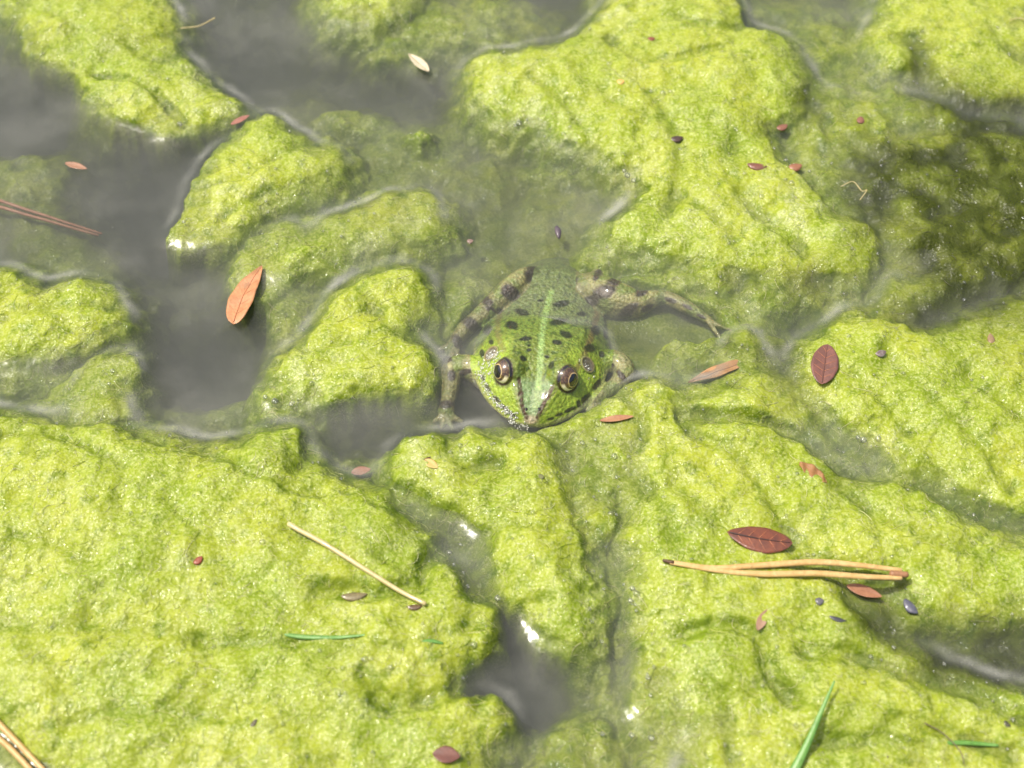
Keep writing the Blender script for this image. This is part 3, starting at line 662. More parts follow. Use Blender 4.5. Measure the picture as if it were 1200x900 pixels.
lay((.20,.29,.10), sstep(8.5, 6.5, lv)*(1-sstep(.30, .40, np.abs(lu)/np.maximum(wv, 2.5))))   # dull snout top
mott = sstep(.15, .55, perlin(lu/.9, lv/1.7, 82))*sstep(6, 9, lv)
lay((.05,.09,.012), mott*.7*(1-side))
lay((.30,.44,.05), sstep(.2, .6, perlin(lu/.7, lv/.7, 83))*side*.45)
lay((.22,.23,.16), sstep(26, 31, lv)*.35)
lay((.30,.43,.12), pline([(628,476),(631,450),(633,425),(634,400),(638,372),(646,342)], 3.4+.9*perlin(lv/1.3, lu*0, 89)+.7*perlin(lv/.5, lu/2, 90), 1.8))
lay((.34,.42,.2), pline([(625,486),(628,462)], 5, 3)*.5)
lay((.52,.42,.27), disc(622,493,9,6,0,.5)*.9)                   # snout tip
fold = pline([(676,432),(684,418),(690,403),(695,388),(700,368),(701,350)], 3.4, 2.4); lay((.22,.12,.05), fold*.6)
fold = pline([(590,410),(585,400),(583,388),(584,370),(588,355)], 3.4, 2.4); lay((.20,.14,.06), fold*.45)
band = np.maximum(pline([(608,444),(609,455),(611,468),(613,480),(617,489)], 2.3), pline([(652,450),(645,458),(640,467),(635,478),(630,489)], 2.6))
band = np.maximum(band, np.maximum(disc(641,464,6,5,40), disc(610,462,3.5,5)))
lay((.075,.035,.012), band*np.clip(.9+.5*perlin(lu/.8, lv/.8, 88), .5, .97))
lay((.40,.40,.14), np.maximum(pline([(604.5,448),(606,462),(608,476),(612,487)], .9), pline([(656,452),(649,462),(643,472),(636,486)], .9))*.6)
spots = [(612,366,9,4,-15),(600,381,8,5,-12),(658,356,10,4,8),(654,377,11,4,10),(682,368,6,3,-5),(616,397,8,2.6,5),(663,392,8,3.8,-18),(653,401,6,3,-12),(691,408,7,5,-10),(698,387,5,6,25),(705,415,3.4,4.5,0),(710,393,2.4,6,20),
 (571,386,5,6.5,-25),(565,414,3.2,5,0),(613,420,4.5,3,-30),(620,410,3,2,0),(641,418,3.4,2,0),(646,428,3,5,-30),(576,401,3,3,0),(633,352,4,1.6,0),(620,405,2,1.4,0)]
sp_ = np.zeros(nv_)
for d_ in spots: sp_ = np.maximum(sp_, disc(*d_))
lay((.018,.020,.010), sp_*.93)
# dark skin round the eyes
for s in (-1, 1):
    q = np.linalg.norm(FV-(EC[s]+Wv(GZ[s])*2.35), axis=1)
    lay((.20,.25,.04), 1-sstep(3.1, 3.8, q+wob*.3)); lay((.05,.03,.015), 1-sstep(2.9, 3.2, q))
# upper lip, its blotches, pale throat
lip = sstep(1.1, .5, lz-zlv+wob*.25)*(lv < 19)
lay((.40,.42,.14), lip*.85)
bl = np.zeros(nv_)
for d_ in [(699,451,9,3.2,55),(686,467,8,3.4,48),(678,473,3,4.5,0),(668,480,8,2.4,28),(655,486,5,1.8,20),(645,491,5,1.8,15),(582,468,6,2.8,-45),(591,478,7,2.6,-40),(601,486,6,2.0,-30),(572,455,5,2.4,-55),(566,443,4,2.2,-70)]:
    bl = np.maximum(bl, disc(*d_))
lay((.035,.028,.012), bl*.92)
lay((.55,.52,.36), sstep(-.2, -.7, lz-zlv)*(lv < 40))
col = np.where(body[:, None], col, bcol)
col = np.clip(col*.86*(1+.14*wob[:, None]+.16*perlin(lu/2.2, lv/2.2, 87)[:, None]), .008, .9)
FROG = mat_attr('wet_frog_skin', .40, .5, .4, (1300, .75, .0005), .15, vary=.28, vs=1300)
fm.name = 'frog'; fm.vertices.foreach_set('co', (FV*MM).astype(np.float32).ravel())
for p in fm.polygons: p.use_smooth = True
a = fm.attributes.new('col', 'FLOAT_COLOR', 'POINT'); a.data.foreach_set('color', np.hstack([col, np.ones((nv_, 1))]).astype(np.float32).ravel())
fm.materials.clear(); fm.materials.append(FROG); fm.update()
frog = link('frog', fm); tag(frog, 'green frog with dark spots and golden eyes floating among the algae mats', 'frog')
from mathutils.bvhtree import BVHTree
bvh = BVHTree.FromPolygons([Vector(v) for v in (FV*MM)], [tuple(p.vertices) for p in fm.polygons])
# eyes
EYE = mat_attr('wet_eye', .06, .8, 1.0); SKIN2 = mat_attr('eyelid_skin', .4, .5, .5, vary=.1)
LEATHER = mat_attr('eardrum_skin', .35, .5, .6, (1200, .4, .0003), vary=.15)
for s in (-1, 1):
    g = Wv(GZ[s]); dn = -UP+g*np.dot(UP, g); dn /= np.linalg.norm(dn); rr = np.cross(g, dn)
    c = EC[s]+g*.85; Mx = np.stack([rr, dn, g], 1)
    sv, sf = sphere((0, 0, 0), 2.95, 72, 60)
    ang = np.arccos(np.clip(sv[:, 2]/2.95, -1, 1)); az = np.arctan2(sv[:, 1], sv[:, 0])
    rad = ang; ex_ = rad*np.cos(az); ey_ = rad*np.sin(az)
    pup = np.hypot(ex_/.42, ey_/.50); nz = perlin(az*5, rad*9, 90)
    ec = np.zeros((len(sv), 3))+np.array((.075,.04,.015))
    def le(c_, m_): 
        global ec
        ec = ec*(1-m_[:, None])+np.array(c_)*m_[:, None]
    le((.26,.15,.06), sstep(0, .6, nz)*.7); le((.05,.025,.012), sstep(.15, .6, -nz)*.7)
    le((.05,.03,.02), sstep(.2, .9, -np.sin(az))*sstep(.6, .8, rad)*.5)
    le((.95,.85,.55), sstep(.2, .6, np.sin(az+.15*s))*sstep(.72, .80, rad)*(1-sstep(1.01, 1.05, rad)))
    le((.70,.50,.22), sstep(1.0, 1.05, pup)*(1-sstep(1.10, 1.18, pup)))
    le((.006,.005,.005), 1-sstep(.97, 1.04, pup)); le((.02,.012,.008), sstep(1.03, 1.08, rad))
    e = link('eyeball', pmesh('eyeball', (sv@Mx.T+c)*MM, sf, EYE, {'col': ec}), frog)
    # lid rim where ball and brow meet
    cc = EC[s]+g*2.22; th = np.linspace(0, 2*math.pi, 41)[:-1]; V = []; F = []; cl = []
    for i, t in enumerate(th):
        rd = math.cos(t)*rr+math.sin(t)*dn; low = .5+.5*math.sin(t)
        for j in range(8):
            f = 2*math.pi*j/8; V.append(cc+rd*(2.46+.16*math.cos(f))+g*.16*math.sin(f)); cl.append((.30,.27,.07) if low > .6 else (.06,.07,.015))
    for i in range(40):
        for j in range(8):
            F.append((i*8+j, ((i+1) % 40)*8+j, ((i+1) % 40)*8+(j+1) % 8, i*8+(j+1) % 8))
    lid = link('eyelid', pmesh('eyelid', np.array(V)*MM, F, SKIN2, {'col': np.array(cl)}), frog)
    # eardrum: shallow dished disc
    q_ = loc2w(s*10.3, 14.6, 30)[0]*MM; h_, n2_, i2_, t2_ = bvh.ray_cast(Vector(q_.tolist()), Vector((0, 0, -1)))
    tn = np.array(n2_); tc = np.array(h_)*1000-tn*.12
    a1 = np.cross(tn, vdir); a1 /= np.linalg.norm(a1); a2 = np.cross(tn, a1); V = []; F = []; cl = []
    rings = [0, .5, 1.0, 1.5, 1.8, 2.05]; hts = [.10, .05, .0, .05, .30, .02]
    for k_, (r_, h_) in enumerate(zip(rings, hts)):
        for j in range(24):
            f = 2*math.pi*j/24; V.append(tc+r_*(math.cos(f)*a1+math.sin(f)*a2)+tn*(h_+.12)); cl.append([(.10,.09,.05),(.12,.10,.06),(.15,.13,.08),(.10,.08,.04),(.28,.24,.09),(.15,.2,.04)][k_])
    for k_ in range(5):
        for j in range(24): F.append((k_*24+j, (k_+1)*24+j, (k_+1)*24+(j+1) % 24, k_*24+(j+1) % 24))
    link('eardrum', pmesh('eardrum', np.array(V)*MM, F, LEATHER, {'col': np.array(cl)}), frog)
DARK = NT('nostril_dark'); DARK.l(DARK.bsdf(Base_Color=(.012,.01,.008), Roughness=.4).outputs[0], DARK.out.inputs[0]); DARK = DARK.m
def onfrog(px, py):
    nx = px/1200.0-.5; ny = (.5-py/900.0)*.75
    d = Vector((nx*RT+ny*UP+FL*FW).tolist()).normalized()
    h_, n_, i_, t_ = bvh.ray_cast(Vector(CAM.tolist()), d)
    return (np.array(h_)*1000, np.array(n_)) if h_ is not None else (None, None)
for px, py in ((616.5, 479), (632, 479)):
    p_, n_ = onfrog(px, py)
    if p_ is not None:
        v_, f_ = sphere(p_, (.34, .42, .14), 10, 6); link('nostril', pmesh('nostril', v_*MM, f_, DARK), frog)
# ------------------------------------------------------------------ leaves, needles, stems and seeds
def simple_mat(name, c1, c2, scale=400, rough=.5, coat=.0, stretch=None, sss=0, bump=.3):
    N = NT(name); tc = N.n('ShaderNodeTexCoord').outputs['Object']
    nn = N.noise(tc, scale, 4, .6, .5); n2 = N.noise(tc, scale*4, 3, .6)
    c = N.mix(N.ramp(nn, (.35, .65, 0, 1)), c1, c2); c = N.mix(N.ramp(n2, (.55, .75, 0, .5)), c, tuple(v*.45 for v in c1))
    P = N.bsdf(Base_Color=c, Roughness=rough, Coat_Weight=coat, Coat_Roughness=.1, Normal=N.bump(n2, bump, .0003))
    N.l(P.outputs[0], N.out.inputs[0]); return N.m
def support(x, y, z, off):
    return surf(x, y)+off if z is None else np.full(np.shape(x), float(z))
def leaf(name, label, cat, base, tip, width, c1, c2, z=None, off=.35, fold=.12, curl=0, skew=0, a=.9, b=.75, rib=True, ribc=None, side=0, stalk=None, group=None, wave=.0, rough=.45, tilt=0):
    m = simple_mat(name.replace('fallen_', '')+'_skin', c1, c2, 500, rough, .3)
    P0 = at(*base)[:2]*1000; P1 = at(*tip)[:2]*1000; D = P1-P0; L = np.hypot(*D); D /= L; Nn = np.array([-D[1], D[0]])
    nt_, ns = 26, 11; W = width*.5*.185
    T = np.linspace(0, 1, nt_); S = np.linspace(-1, 1, ns); org = None; V = []
    for t in T:
        w_ = W*max(math.sin(math.pi*min(max(t, .0), 1)**a), 0)**b*(1+.015*math.sin(t*23+L))
        ctr = P0+D*L*t+Nn*(skew*L*math.sin(math.pi*t))
        for s in S:
            p = ctr+Nn*s*w_
            V.append((p[0], p[1], 0, s, t, w_))
    V = np.array(V); zz = support(V[:, 0], V[:, 1], z, off)
    if z is None: zz = .2*zz+.8*zz.mean()+.3
    zz = zz+fold*np.abs(V[:, 3])*V[:, 5]+curl*(V[:, 4]-.5)**2*L*.3+wave*np.sin(V[:, 4]*17+V[:, 3]*2)+tilt*V[:, 3]*V[:, 5]
    top = np.stack([V[:, 0], V[:, 1], zz], 1); bot = top-np.array([0, 0, .14]); n_ = len(top); A = np.vstack([top, bot]); F = []
    id_ = lambda i, j: i*ns+j
    for i in range(nt_-1):
        for j in range(ns-1):
            q = (id_(i, j), id_(i, j+1), id_(i+1, j+1), id_(i+1, j)); F.append(q); F.append(tuple(n_+k for k in q[::-1]))
        for j in (0, ns-1):
            q = (id_(i, j), id_(i+1, j), n_+id_(i+1, j), n_+id_(i, j)); F.append(q if j == 0 else q[::-1])
    O_ = np.array([P0[0]+D[0]*L/2, P0[1]+D[1]*L/2, zz.mean()])
    o = link(name, pmesh(name, (A-O_)*MM, F, m), loc=(O_*MM).tolist()); tag(o, label, cat, group)
    if rib:
        mid = np.array([top[id_(i, ns//2)] for i in range(1, nt_-1)])+np.array([0, 0, .03])
        v_, f_ = tube(mid-O_, np.linspace(.16, .06, len(mid))*max(1, W/2.2), 6)
        rc = ribc or tuple(x*.65 for x in c1)
        link('midrib', pmesh('midrib', v_*MM, f_, simple_mat('leaf_rib', rc, rc)), o)
        if W > 1.6:
            for k_ in range(4, nt_-5, 4):
                for sg in (0, ns-1):
                    a_ = top[id_(k_, ns//2)]; b_ = top[id_(min(k_+3, nt_-1), ns//2+(-4 if sg == 0 else 4))]
                    v_, f_ = tube(np.array([a_, (a_+b_)/2+[0, 0, .03], b_])-O_+np.array([0, 0, .02]), [.05, .04, .02], 5)
                    link('vein', pmesh('vein', v_*MM, f_, bpy.data.materials['leaf_rib']), o)
    if stalk:
        Q_ = np.array([[*(at(a_, b_)[:2]*1000), 0] for a_, b_ in stalk]); Q_ = spline(Q_, 9); Q_[:, 2] = support(Q_[:, 0], Q_[:, 1], z, off)+.15
        v_, f_ = tube(Q_-O_, np.linspace(.28, .2, 9), 6); link('stalk', pmesh('stalk', v_*MM, f_, m), o)
    return o
def strand(name, label, cat, pts, r0, r1, mat, z=None, off=.2, flat=1, n=28, parent=None, O_=None, rmid=None, group=None, zs=None, wob_=0):
    P = spline(np.array([[*(at(a_, b_)[:2]*1000), 0] for a_, b_ in pts]), n)
    if zs is not None: P[:, 2] = np.interp(np.linspace(0, 1, n), np.linspace(0, 1, len(zs)), zs)
    else:
        q = support(P[:, 0], P[:, 1], z, off); P[:, 2] = q if z is not None else np.maximum(np.polyval(np.polyfit(np.arange(n), q, 3), np.arange(n)), q*.5+.5*q.mean())
    r = np.linspace(r0, r1, n)
    if rmid: r = r0+(rmid-r0)*np.sin(np.pi*np.linspace(0, 1, n))+(r1-r0)*np.linspace(0, 1, n)
    if wob_: P[:, :2] += wob_*np.stack([perlin(np.arange(n)/5., r*0, 3), perlin(np.arange(n)/5., r*0, 8)], 1)
    v_, f_ = tube(P, r, 8)
    if flat != 1:
        Pc = np.repeat(P[:, 2], 8); v_[:len(Pc), 2] = Pc+(v_[:len(Pc), 2]-Pc)*flat
    O2 = P[n//2] if O_ is None else O_
    o = link(name, pmesh(name, (v_-O2)*MM, f_, mat), parent, None if parent is not None else (O2*MM).tolist())
    if parent is None: tag(o, label, cat, group)
    return o, O2
def seed(name, label, cat, px, py, lpx, wpx, ang, c1, c2, off=.25, z=None, pointed=.5, group=None):
    p = at(px, py)*1000; z0 = float(surf(p[0], p[1]))+off*.2 if z is None else z
    v_, f_ = sphere((0, 0, 0), 1, 16, 10)
    x = v_[:, 2].copy(); tap = (1-pointed*np.clip(x, 0, 1)**2)*(1-.3*pointed*np.clip(-x, 0, 1)**2)
    lpx, wpx = lpx*.9, wpx*.9
    A = np.stack([x*lpx*.5*.185, v_[:, 0]*wpx*.5*.2*tap+.06*lpx*.185*x*x, (v_[:, 1]*.32*tap*.7+.10*x*x)*wpx*.2+.09*perlin(x*3, v_[:, 0]*3, 5)], 1)
    c_, s_ = math.cos(R(ang)), math.sin(R(ang)); A = np.stack([A[:, 0]*c_-A[:, 1]*s_, (A[:, 0]*s_+A[:, 1]*c_)*1.15, A[:, 2]], 1)
    o = link(name, pmesh(name, A*MM, f_, simple_mat(name+'_skin', c1, c2, 900, .4, .4)), loc=(p[0]*MM, p[1]*MM, z0*MM)); tag(o, label, cat, group); return o
BR = ((.20,.055,.025), (.12,.030,.018)); OR = ((.42,.18,.07), (.54,.26,.11)); DKB = ((.05,.028,.02), (.09,.05,.035))
leaf('fallen_leaf', 'salmon orange leaf with a curled pointed tip floating in the dark pool', 'leaf', (274,384), (308,315), 31, *OR, z=1.1, off=0, fold=.15, curl=.12, skew=.05, a=.72, b=.7, ribc=(.5,.2,.09), wave=.12, tilt=-.15)
leaf('fallen_leaf', 'upright maroon oval leaf lying on the yellow green mat', 'leaf', (959,462), (966,416), 31, (.20,.085,.06), (.13,.06,.045), off=.9, a=.95, b=.6, fold=.10, rough=.3)
leaf('fallen_leaf', 'glossy red brown oval leaf lying above the pine needles', 'leaf', (849,635), (925,648), 31, (.21,.065,.03), (.12,.045,.028), off=1.0, a=1.15, b=.62, fold=-.12, skew=-.03, ribc=(.05,.025,.02), rough=.28)
leaf('fallen_leaf', 'twisted orange leaf half sunk beside the mat, pointing away from the frog', 'leaf', (806,449), (882,421), 15, (.40,.20,.08), (.50,.28,.12), z=.25, a=1.0, b=.9, fold=.3, wave=.15, curl=.06)
leaf('fallen_leaf', 'small pale beige curled leaf adrift in open water near the far edge', 'leaf', (479,68), (503,89), 15, (.50,.42,.26), (.62,.54,.36), z=1.3, a=1.2, b=.7, fold=.35, curl=.3)
leaf('fallen_leaf', 'small pinkish sunken leaf in the dull green shallows', 'leaf', (75,188), (101,195), 10, (.50,.25,.15), (.4,.2,.12), z=-.8, rib=False)
leaf('fallen_leaf', 'rusty sunken leaf fragment in the grey water below the two lobed mat', 'leaf', (411,551), (434,547), 11, (.34,.14,.08), (.42,.2,.12), z=-.9, rib=False)
leaf('fallen_leaf', 'rusty orange leaf stuck in the fold between the two wide mats', 'leaf', (934,551), (966,575), 15, (.26,.12,.04), (.34,.17,.05), off=.05, rib=False, wave=.2)
leaf('fallen_leaf', 'reddish leaf sliver on the froth beside the chin of the frog', 'leaf', (702,499), (742,494), 8, (.34,.15,.07), (.42,.22,.10), off=.0, rib=False)
leaf('fallen_leaf', 'pink brown scrap lying on the mat below the pine needles', 'leaf', (884,749), (896,725), 10, (.27,.15,.08), (.33,.2,.12), off=.1, rib=False)
leaf('fallen_leaf', 'red scrap of leaf at the gap between the corner mat and the notched mat', 'leaf', (271,149), (293,138), 9, (.38,.13,.09), (.5,.2,.14), z=.9, rib=False)
leaf('fallen_leaf', 'brown leaf flake tucked under the sheath end of the pine needles', 'leaf', (990,690), (1032,703), 13, (.28,.12,.06), (.36,.17,.09), off=-.1, rib=False)
leaf('fallen_leaf', 'pinkish bare leaf end cut off by the near edge of the picture', 'leaf', (508,893), (540,896), 17, (.17,.06,.035), (.12,.045,.03), off=.4, rib=False, a=1)
leaf('fallen_leaf', 'faded orange flake beside the tiny dark splinter', 'leaf', (499,551), (514,561), 10, (.55,.36,.10), (.5,.38,.12), off=.0, rib=False)
seed('seed', 'dark plum seed lying alone on the bright mat behind the frog', 'seed', 792, 173, 19, 10, 10, *DKB, off=.5)
seed('seed', 'red brown seed husk, the longer of the pair on the mat behind the frog', 'seed', 885, 206, 28, 11, -8, (.22,.08,.045), (.14,.06,.04), off=.5)
seed('seed', 'orange brown round seed, the shorter of the pair on the mat behind the frog', 'seed', 931, 202, 20, 12, 10, (.30,.13,.06), (.24,.10,.05), off=.4)
seed('seed', 'reddish seed in the notch under the dark rim of the mat behind the frog', 'seed', 916, 154, 18, 10, 20, (.25,.11,.06), (.2,.08,.05), off=.2)
seed('seed', 'pink red seed sunk in the grey shallows', 'seed', 1007, 147, 13, 11, 60, (.24,.11,.06), (.2,.08,.05), off=.0)
seed('seed', 'faint orange speck on the bubbly mat behind the frog', 'seed', 726, 112, 11, 9, 0, (.72,.42,.10), (.7,.45,.15), off=.15)
seed('seed', 'dark red seed in the far crease of the mat behind the frog', 'seed', 762, 57, 11, 8, 0, (.24,.07,.03), (.2,.06,.03), off=.2)
seed('snail', 'tiny dark shiny snail shell on the yellow green mat beside the maroon leaf', 'snail', 1028, 426, 15, 9, 12, (.10,.06,.05), (.28,.24,.22), off=.5)
seed('splinter', 'tiny dark brown splinter on the green tongue under the chin of the frog', 'splinter', 501, 551, 13, 5, 30, (.10,.06,.02), (.06,.03,.015), off=.5, pointed=.9)
seed('seed', 'brown upright seed on the mat far from the frog beyond the maroon leaf', 'seed', 1157, 407, 15, 9, 80, (.22,.14,.07), (.3,.2,.1), off=.3)
seed('petal', 'small bright red petal on the big lime mat', 'petal', 238, 671, 12, 8, 40, (.30,.07,.03), (.22,.05,.02), off=.4)
seed('bark_flake', 'blue grey bark flake beyond the sheath end of the pine needles', 'bark flake', 1064, 716, 20, 11, -50, (.12,.12,.15), (.07,.07,.09), off=.2)
seed('bark_flake', 'thin black bark sliver below the pine needles', 'bark flake', 978, 735, 20, 5, -15, (.04,.04,.045), (.06,.06,.06), off=.3, pointed=.9)
seed('bark_flake', 'grey round bark flake below the middle of the pine needles', 'bark flake', 957, 713, 10, 8, 0, (.14,.13,.13), (.1,.1,.1), off=.2)
seed('bark_flake', 'dark brown bark flake by the buried end of the straw stem', 'bark flake', 488, 724, 18, 6, 5, (.12,.07,.02), (.08,.045,.02), off=.4, pointed=.8)
seed('bark_flake', 'long dull brown bark flake on the mat near the straw stem', 'bark flake', 417, 708, 30, 9, 5, (.20,.16,.06), (.14,.11,.05), off=.15, pointed=.6)
seed('bark_flake', 'little dark bark flake on the frothy gap next to the tongue of algae', 'bark flake', 535, 702, 9, 4, -30, (.05,.04,.03), (.08,.06,.04), off=.4)
seed('bark_flake', 'purplish sunken bark flake in the murky water behind the frog', 'bark flake', 654, 271, 9, 20, 10, (.12,.09,.10), (.08,.06,.07), z=-.4, off=0)
seed('bark_flake', 'brown specked crumb on the ridge end in the murky water', 'bark flake', 551, 285, 9, 7, 0, (.3,.2,.15), (.12,.08,.06), z=.6)
#seed('bark_flake', 'rounded grey pebble like crumb on the near part of the big lime mat', 'bark flake', 497, 796, 26, 22, 20, (.26,.28,.12), (.2,.2,.12), off=-.2, pointed=.2)
seed('bark_flake', 'small dark dot at the near end of the big lime mat', 'bark flake', 302, 858, 9, 5, 50, (.07,.06,.02), (.1,.08,.03), off=.4)
seed('bark_flake', 'tiny dark crumb near the top of the green tongue', 'bark flake', 633, 572, 9, 8, 0, (.15,.16,.05), (.2,.2,.08), off=.3)
seed('bark_flake', 'dark crumb at the near far corner of the wide folded mat', 'bark flake', 1176, 854, 8, 5, -40, (.05,.05,.02), (.08,.07,.03), off=.4)
seed('bark_flake', 'dark crumb beside the near edge of the wide folded mat', 'bark flake', 1038, 891, 12, 6, 0, (.1,.06,.04), (.12,.08,.05), off=.3)
STRAW = simple_mat('straw', (.50,.41,.17), (.60,.50,.25), 300, .4, .2); PINE = simple_mat('pine_needle_skin', (.50,.31,.10), (.62,.42,.17), 420, .45, .2)
DRY = simple_mat('dry_sheath', (.34,.17,.08), (.24,.11,.05), 300, .5); GREEN = simple_mat('grass_skin', (.10,.25,.035), (.16,.32,.07), 300, .4, .2); RED = simple_mat('red_needle_skin', (.36,.15,.08), (.46,.22,.13), 300, .5)
strand('straw_stem', 'pale straw stem lying across the big lime mat', 'stem', [(342,629),(385,654),(430,682),(470,706),(500,722)], .5, .42, STRAW, off=.9, zs=None)
# pine needles: a pair of needles with their sheath
pn = empty('pine_needles', (at(915,676)*1).tolist()); tag(pn, 'pair of dry tan pine needles joined at one end, on the wide mat', 'pine needles')
O_pn = at(915,676)*1000; pn.location = (O_pn*MM).tolist()
zb_ = float(max(surf(*(at(a_, 676)[:2]*1000)) for a_ in (800, 850, 900, 950, 1000, 1040)))
zn = [zb_+.35, zb_+.1, zb_+.45, zb_+.8, zb_+.8]
for pts in ([(779,669),(830,676),(885,674),(950,671),(1000,675),(1050,681)], [(783,671),(835,679),(890,684),(950,684),(1000,688),(1050,690)]):
    strand('needle', None, None, pts, .35, .48, PINE, n=40, parent=pn, O_=O_pn, zs=zn, rmid=.62, flat=.7)
strand('sheath', None, None, [(1038,685),(1047,685.5),(1057,686)], .75, .62, DRY, n=8, parent=pn, O_=O_pn, zs=[zb_+.8]*2, flat=.9)
strand('tip', None, None, [(775,668.5),(780,669.5),(787,671)], .30, .45, simple_mat('dark_tip', (.06,.03,.015), (.1,.05,.02)), n=6, parent=pn, O_=O_pn, zs=[zb_+.4, zb_+.35])
pn2 = empty('pine_needles', (at(15,873)).tolist()); O2 = at(15,873)*1000; tag(pn2, 'pair of brown pine needles cut off by the near corner of the big lime mat', 'pine needles')
zc = float(surf(O2[0], O2[1]))+.9
for pts in ([(-40,806),(0,850),(25,876),(62,915)], [(-50,820),(-10,860),(18,884),(56,925)]): strand('needle', None, None, pts, .55, .5, PINE, n=24, parent=pn2, O_=O2, zs=[zc]*2, rmid=.62)
pn3 = empty('pine_needles', (at(50,240)).tolist()); O3 = at(50,240)*1000; tag(pn3, 'pair of sunken reddish pine needles in the dark pool at the picture edge', 'pine needles')
for pts in ([(-40,214),(0,226),(50,240),(112,254)], [(-40,222),(0,233),(50,245),(108,256)]): strand('needle', None, None, pts, .5, .3, RED, n=24, parent=pn3, O_=O3, zs=[-3.4,-3.2,-4.0,-6.0])
strand('grass_blade', 'slim green grass blade lying flat near the middle of the big lime mat', 'grass blade', [(318,750),(350,756),(390,758),(437,756)], .22, .16, GREEN, off=-.05, rmid=.5, flat=.5)
strand('grass_blade', 'short faint green grass blade lying beyond the end of the slim one', 'grass blade', [(495,764),(507,763),(520,765)], .2, .2, GREEN, off=-.05, rmid=.4, flat=.5)
strand('grass_blade', 'green grass blade standing up from the near edge of the wide folded mat', 'grass blade', [(925,915),(940,885),(954,852),(969,817)], .95, .18, GREEN, zs=[3, 4.5, 6, 7.5], flat=.4)
strand('grass_blade', 'light green grass blade lying flat in the near corner of the wide folded mat', 'grass blade', [(1096,878),(1125,875),(1166,878)], .3, .25, GREEN, off=.0, rmid=.5, flat=.5)
strand('twig', 'thin dark curved twig beside the flat green blade in the near corner', 'twig', [(1078,856),(1100,866),(1120,886),(1125,902)], .14, .1, simple_mat('twig_skin', (.14,.12,.05), (.2,.17,.08)), off=.5)
strand('root_hair', 'pale yellow thread lying across the waterline of the corner mat', 'thread', [(213,38),(232,36),(244,31),(253,26)], .13, .2, STRAW, z=1.4)
strand('root_hair', 'pale looped thread on the olive shallows behind the frog', 'thread', [(984,224),(998,219),(1008,230),(1014,229),(1006,240)], .1, .1, STRAW, off=.5, n=20)
strand('root_hair', 'short curved pale thread at the far corner mat', 'thread', [(1180,32),(1192,29),(1206,34)], .12, .12, STRAW, off=.5)
# ------------------------------------------------------------------ bubbles
def bub_mat(rim_=(.40, .85, .03, .95)):
    N = NT('bubble_film'); p = N.pos()
    fr = N.n('ShaderNodeFresnel'); fr.inputs['IOR'].default_value = 1.33
    lw = N.n('ShaderNodeLayerWeight'); lw.inputs['Blend'].default_value = .35
    tr = N.n('ShaderNodeBsdfTransparent'); tr.inputs[0].default_value = (1, 1, 1, 1)
    gl = N.n('ShaderNodeBsdfGlossy'); gl.inputs['Roughness'].default_value = .12; gl.inputs[0].default_value = (1, 1, 1, 1)
    df = N.n('ShaderNodeBsdfDiffuse'); df.inputs[0].default_value = (.90, .91, .78, 1)
    m0 = N.n('ShaderNodeMixShader'); N.l(N.ramp(lw.outputs['Facing'], rim_), m0.inputs[0]); N.l(tr.outputs[0], m0.inputs[1]); N.l(df.outputs[0], m0.inputs[2])
    m = N.n('ShaderNodeMixShader'); N.l(N.math('ADD', fr.outputs[0], .04), m.inputs[0]); N.l(m0.outputs[0], m.inputs[1]); N.l(gl.outputs[0], m.inputs[2])
    N.l(m.outputs[0], N.out.inputs[0]); return N.m
BUB = bub_mat()
def bubble_cloud(name, label, pos, rad, nu=8, nv=5, BUB=BUB):
    sv, sf = sphere((0, 0, 0), 1, nu, nv); sf = np.array(sf); n_ = len(pos)
    V = (sv[None]*np.array(rad)[:, None, None]*np.array([1, 1, .8])+np.array(pos)[:, None]).reshape(-1, 3)
    F = (sf[None]+(np.arange(n_)*len(sv))[:, None, None]).reshape(-1, 4)
    o = link(name, np_mesh(name, V*MM, F, BUB)); tag(o, label, 'froth', kind='stuff'); return o
rg = np.random.RandomState(5)
pos = []; rad = []
tries = rg.rand(60000, 2)*[1300, 990]+[-50, -45]
G = np.array([at(a_, b_)[:2]*1000 for a_, b_ in tries])
fz = samp(FROTH, G[:, 0], G[:, 1]); hz = surf(G[:, 0], G[:, 1], Hw); wz = surf(G[:, 0], G[:, 1], WZ); fgd = samp(LIMB_SD, G[:, 0], G[:, 1])
cl_ = sstep(.0, .55, fbm(G[:, 0], G[:, 1], 6, 3, 77)); r_ = rg.rand(len(G))
edge = np.exp(-((hz-wz)/.55)**2)
pr = .02+.34*fz*cl_+.10*edge*cl_+.14*cl_**2
ok = (r_ < pr) & (hz > -1.2) & (fgd < .3)
for (x_, y_), h_, w_, q in zip(G[ok], hz[ok], wz[ok], rg.rand(ok.sum())):
    s_ = .13+.30*q**3; pos.append((x_, y_, max(h_, w_)+s_*.15)); rad.append(s_)
bubble_cloud('froth', 'fine froth of tiny air bubbles scattered over the algae mats', pos, rad)
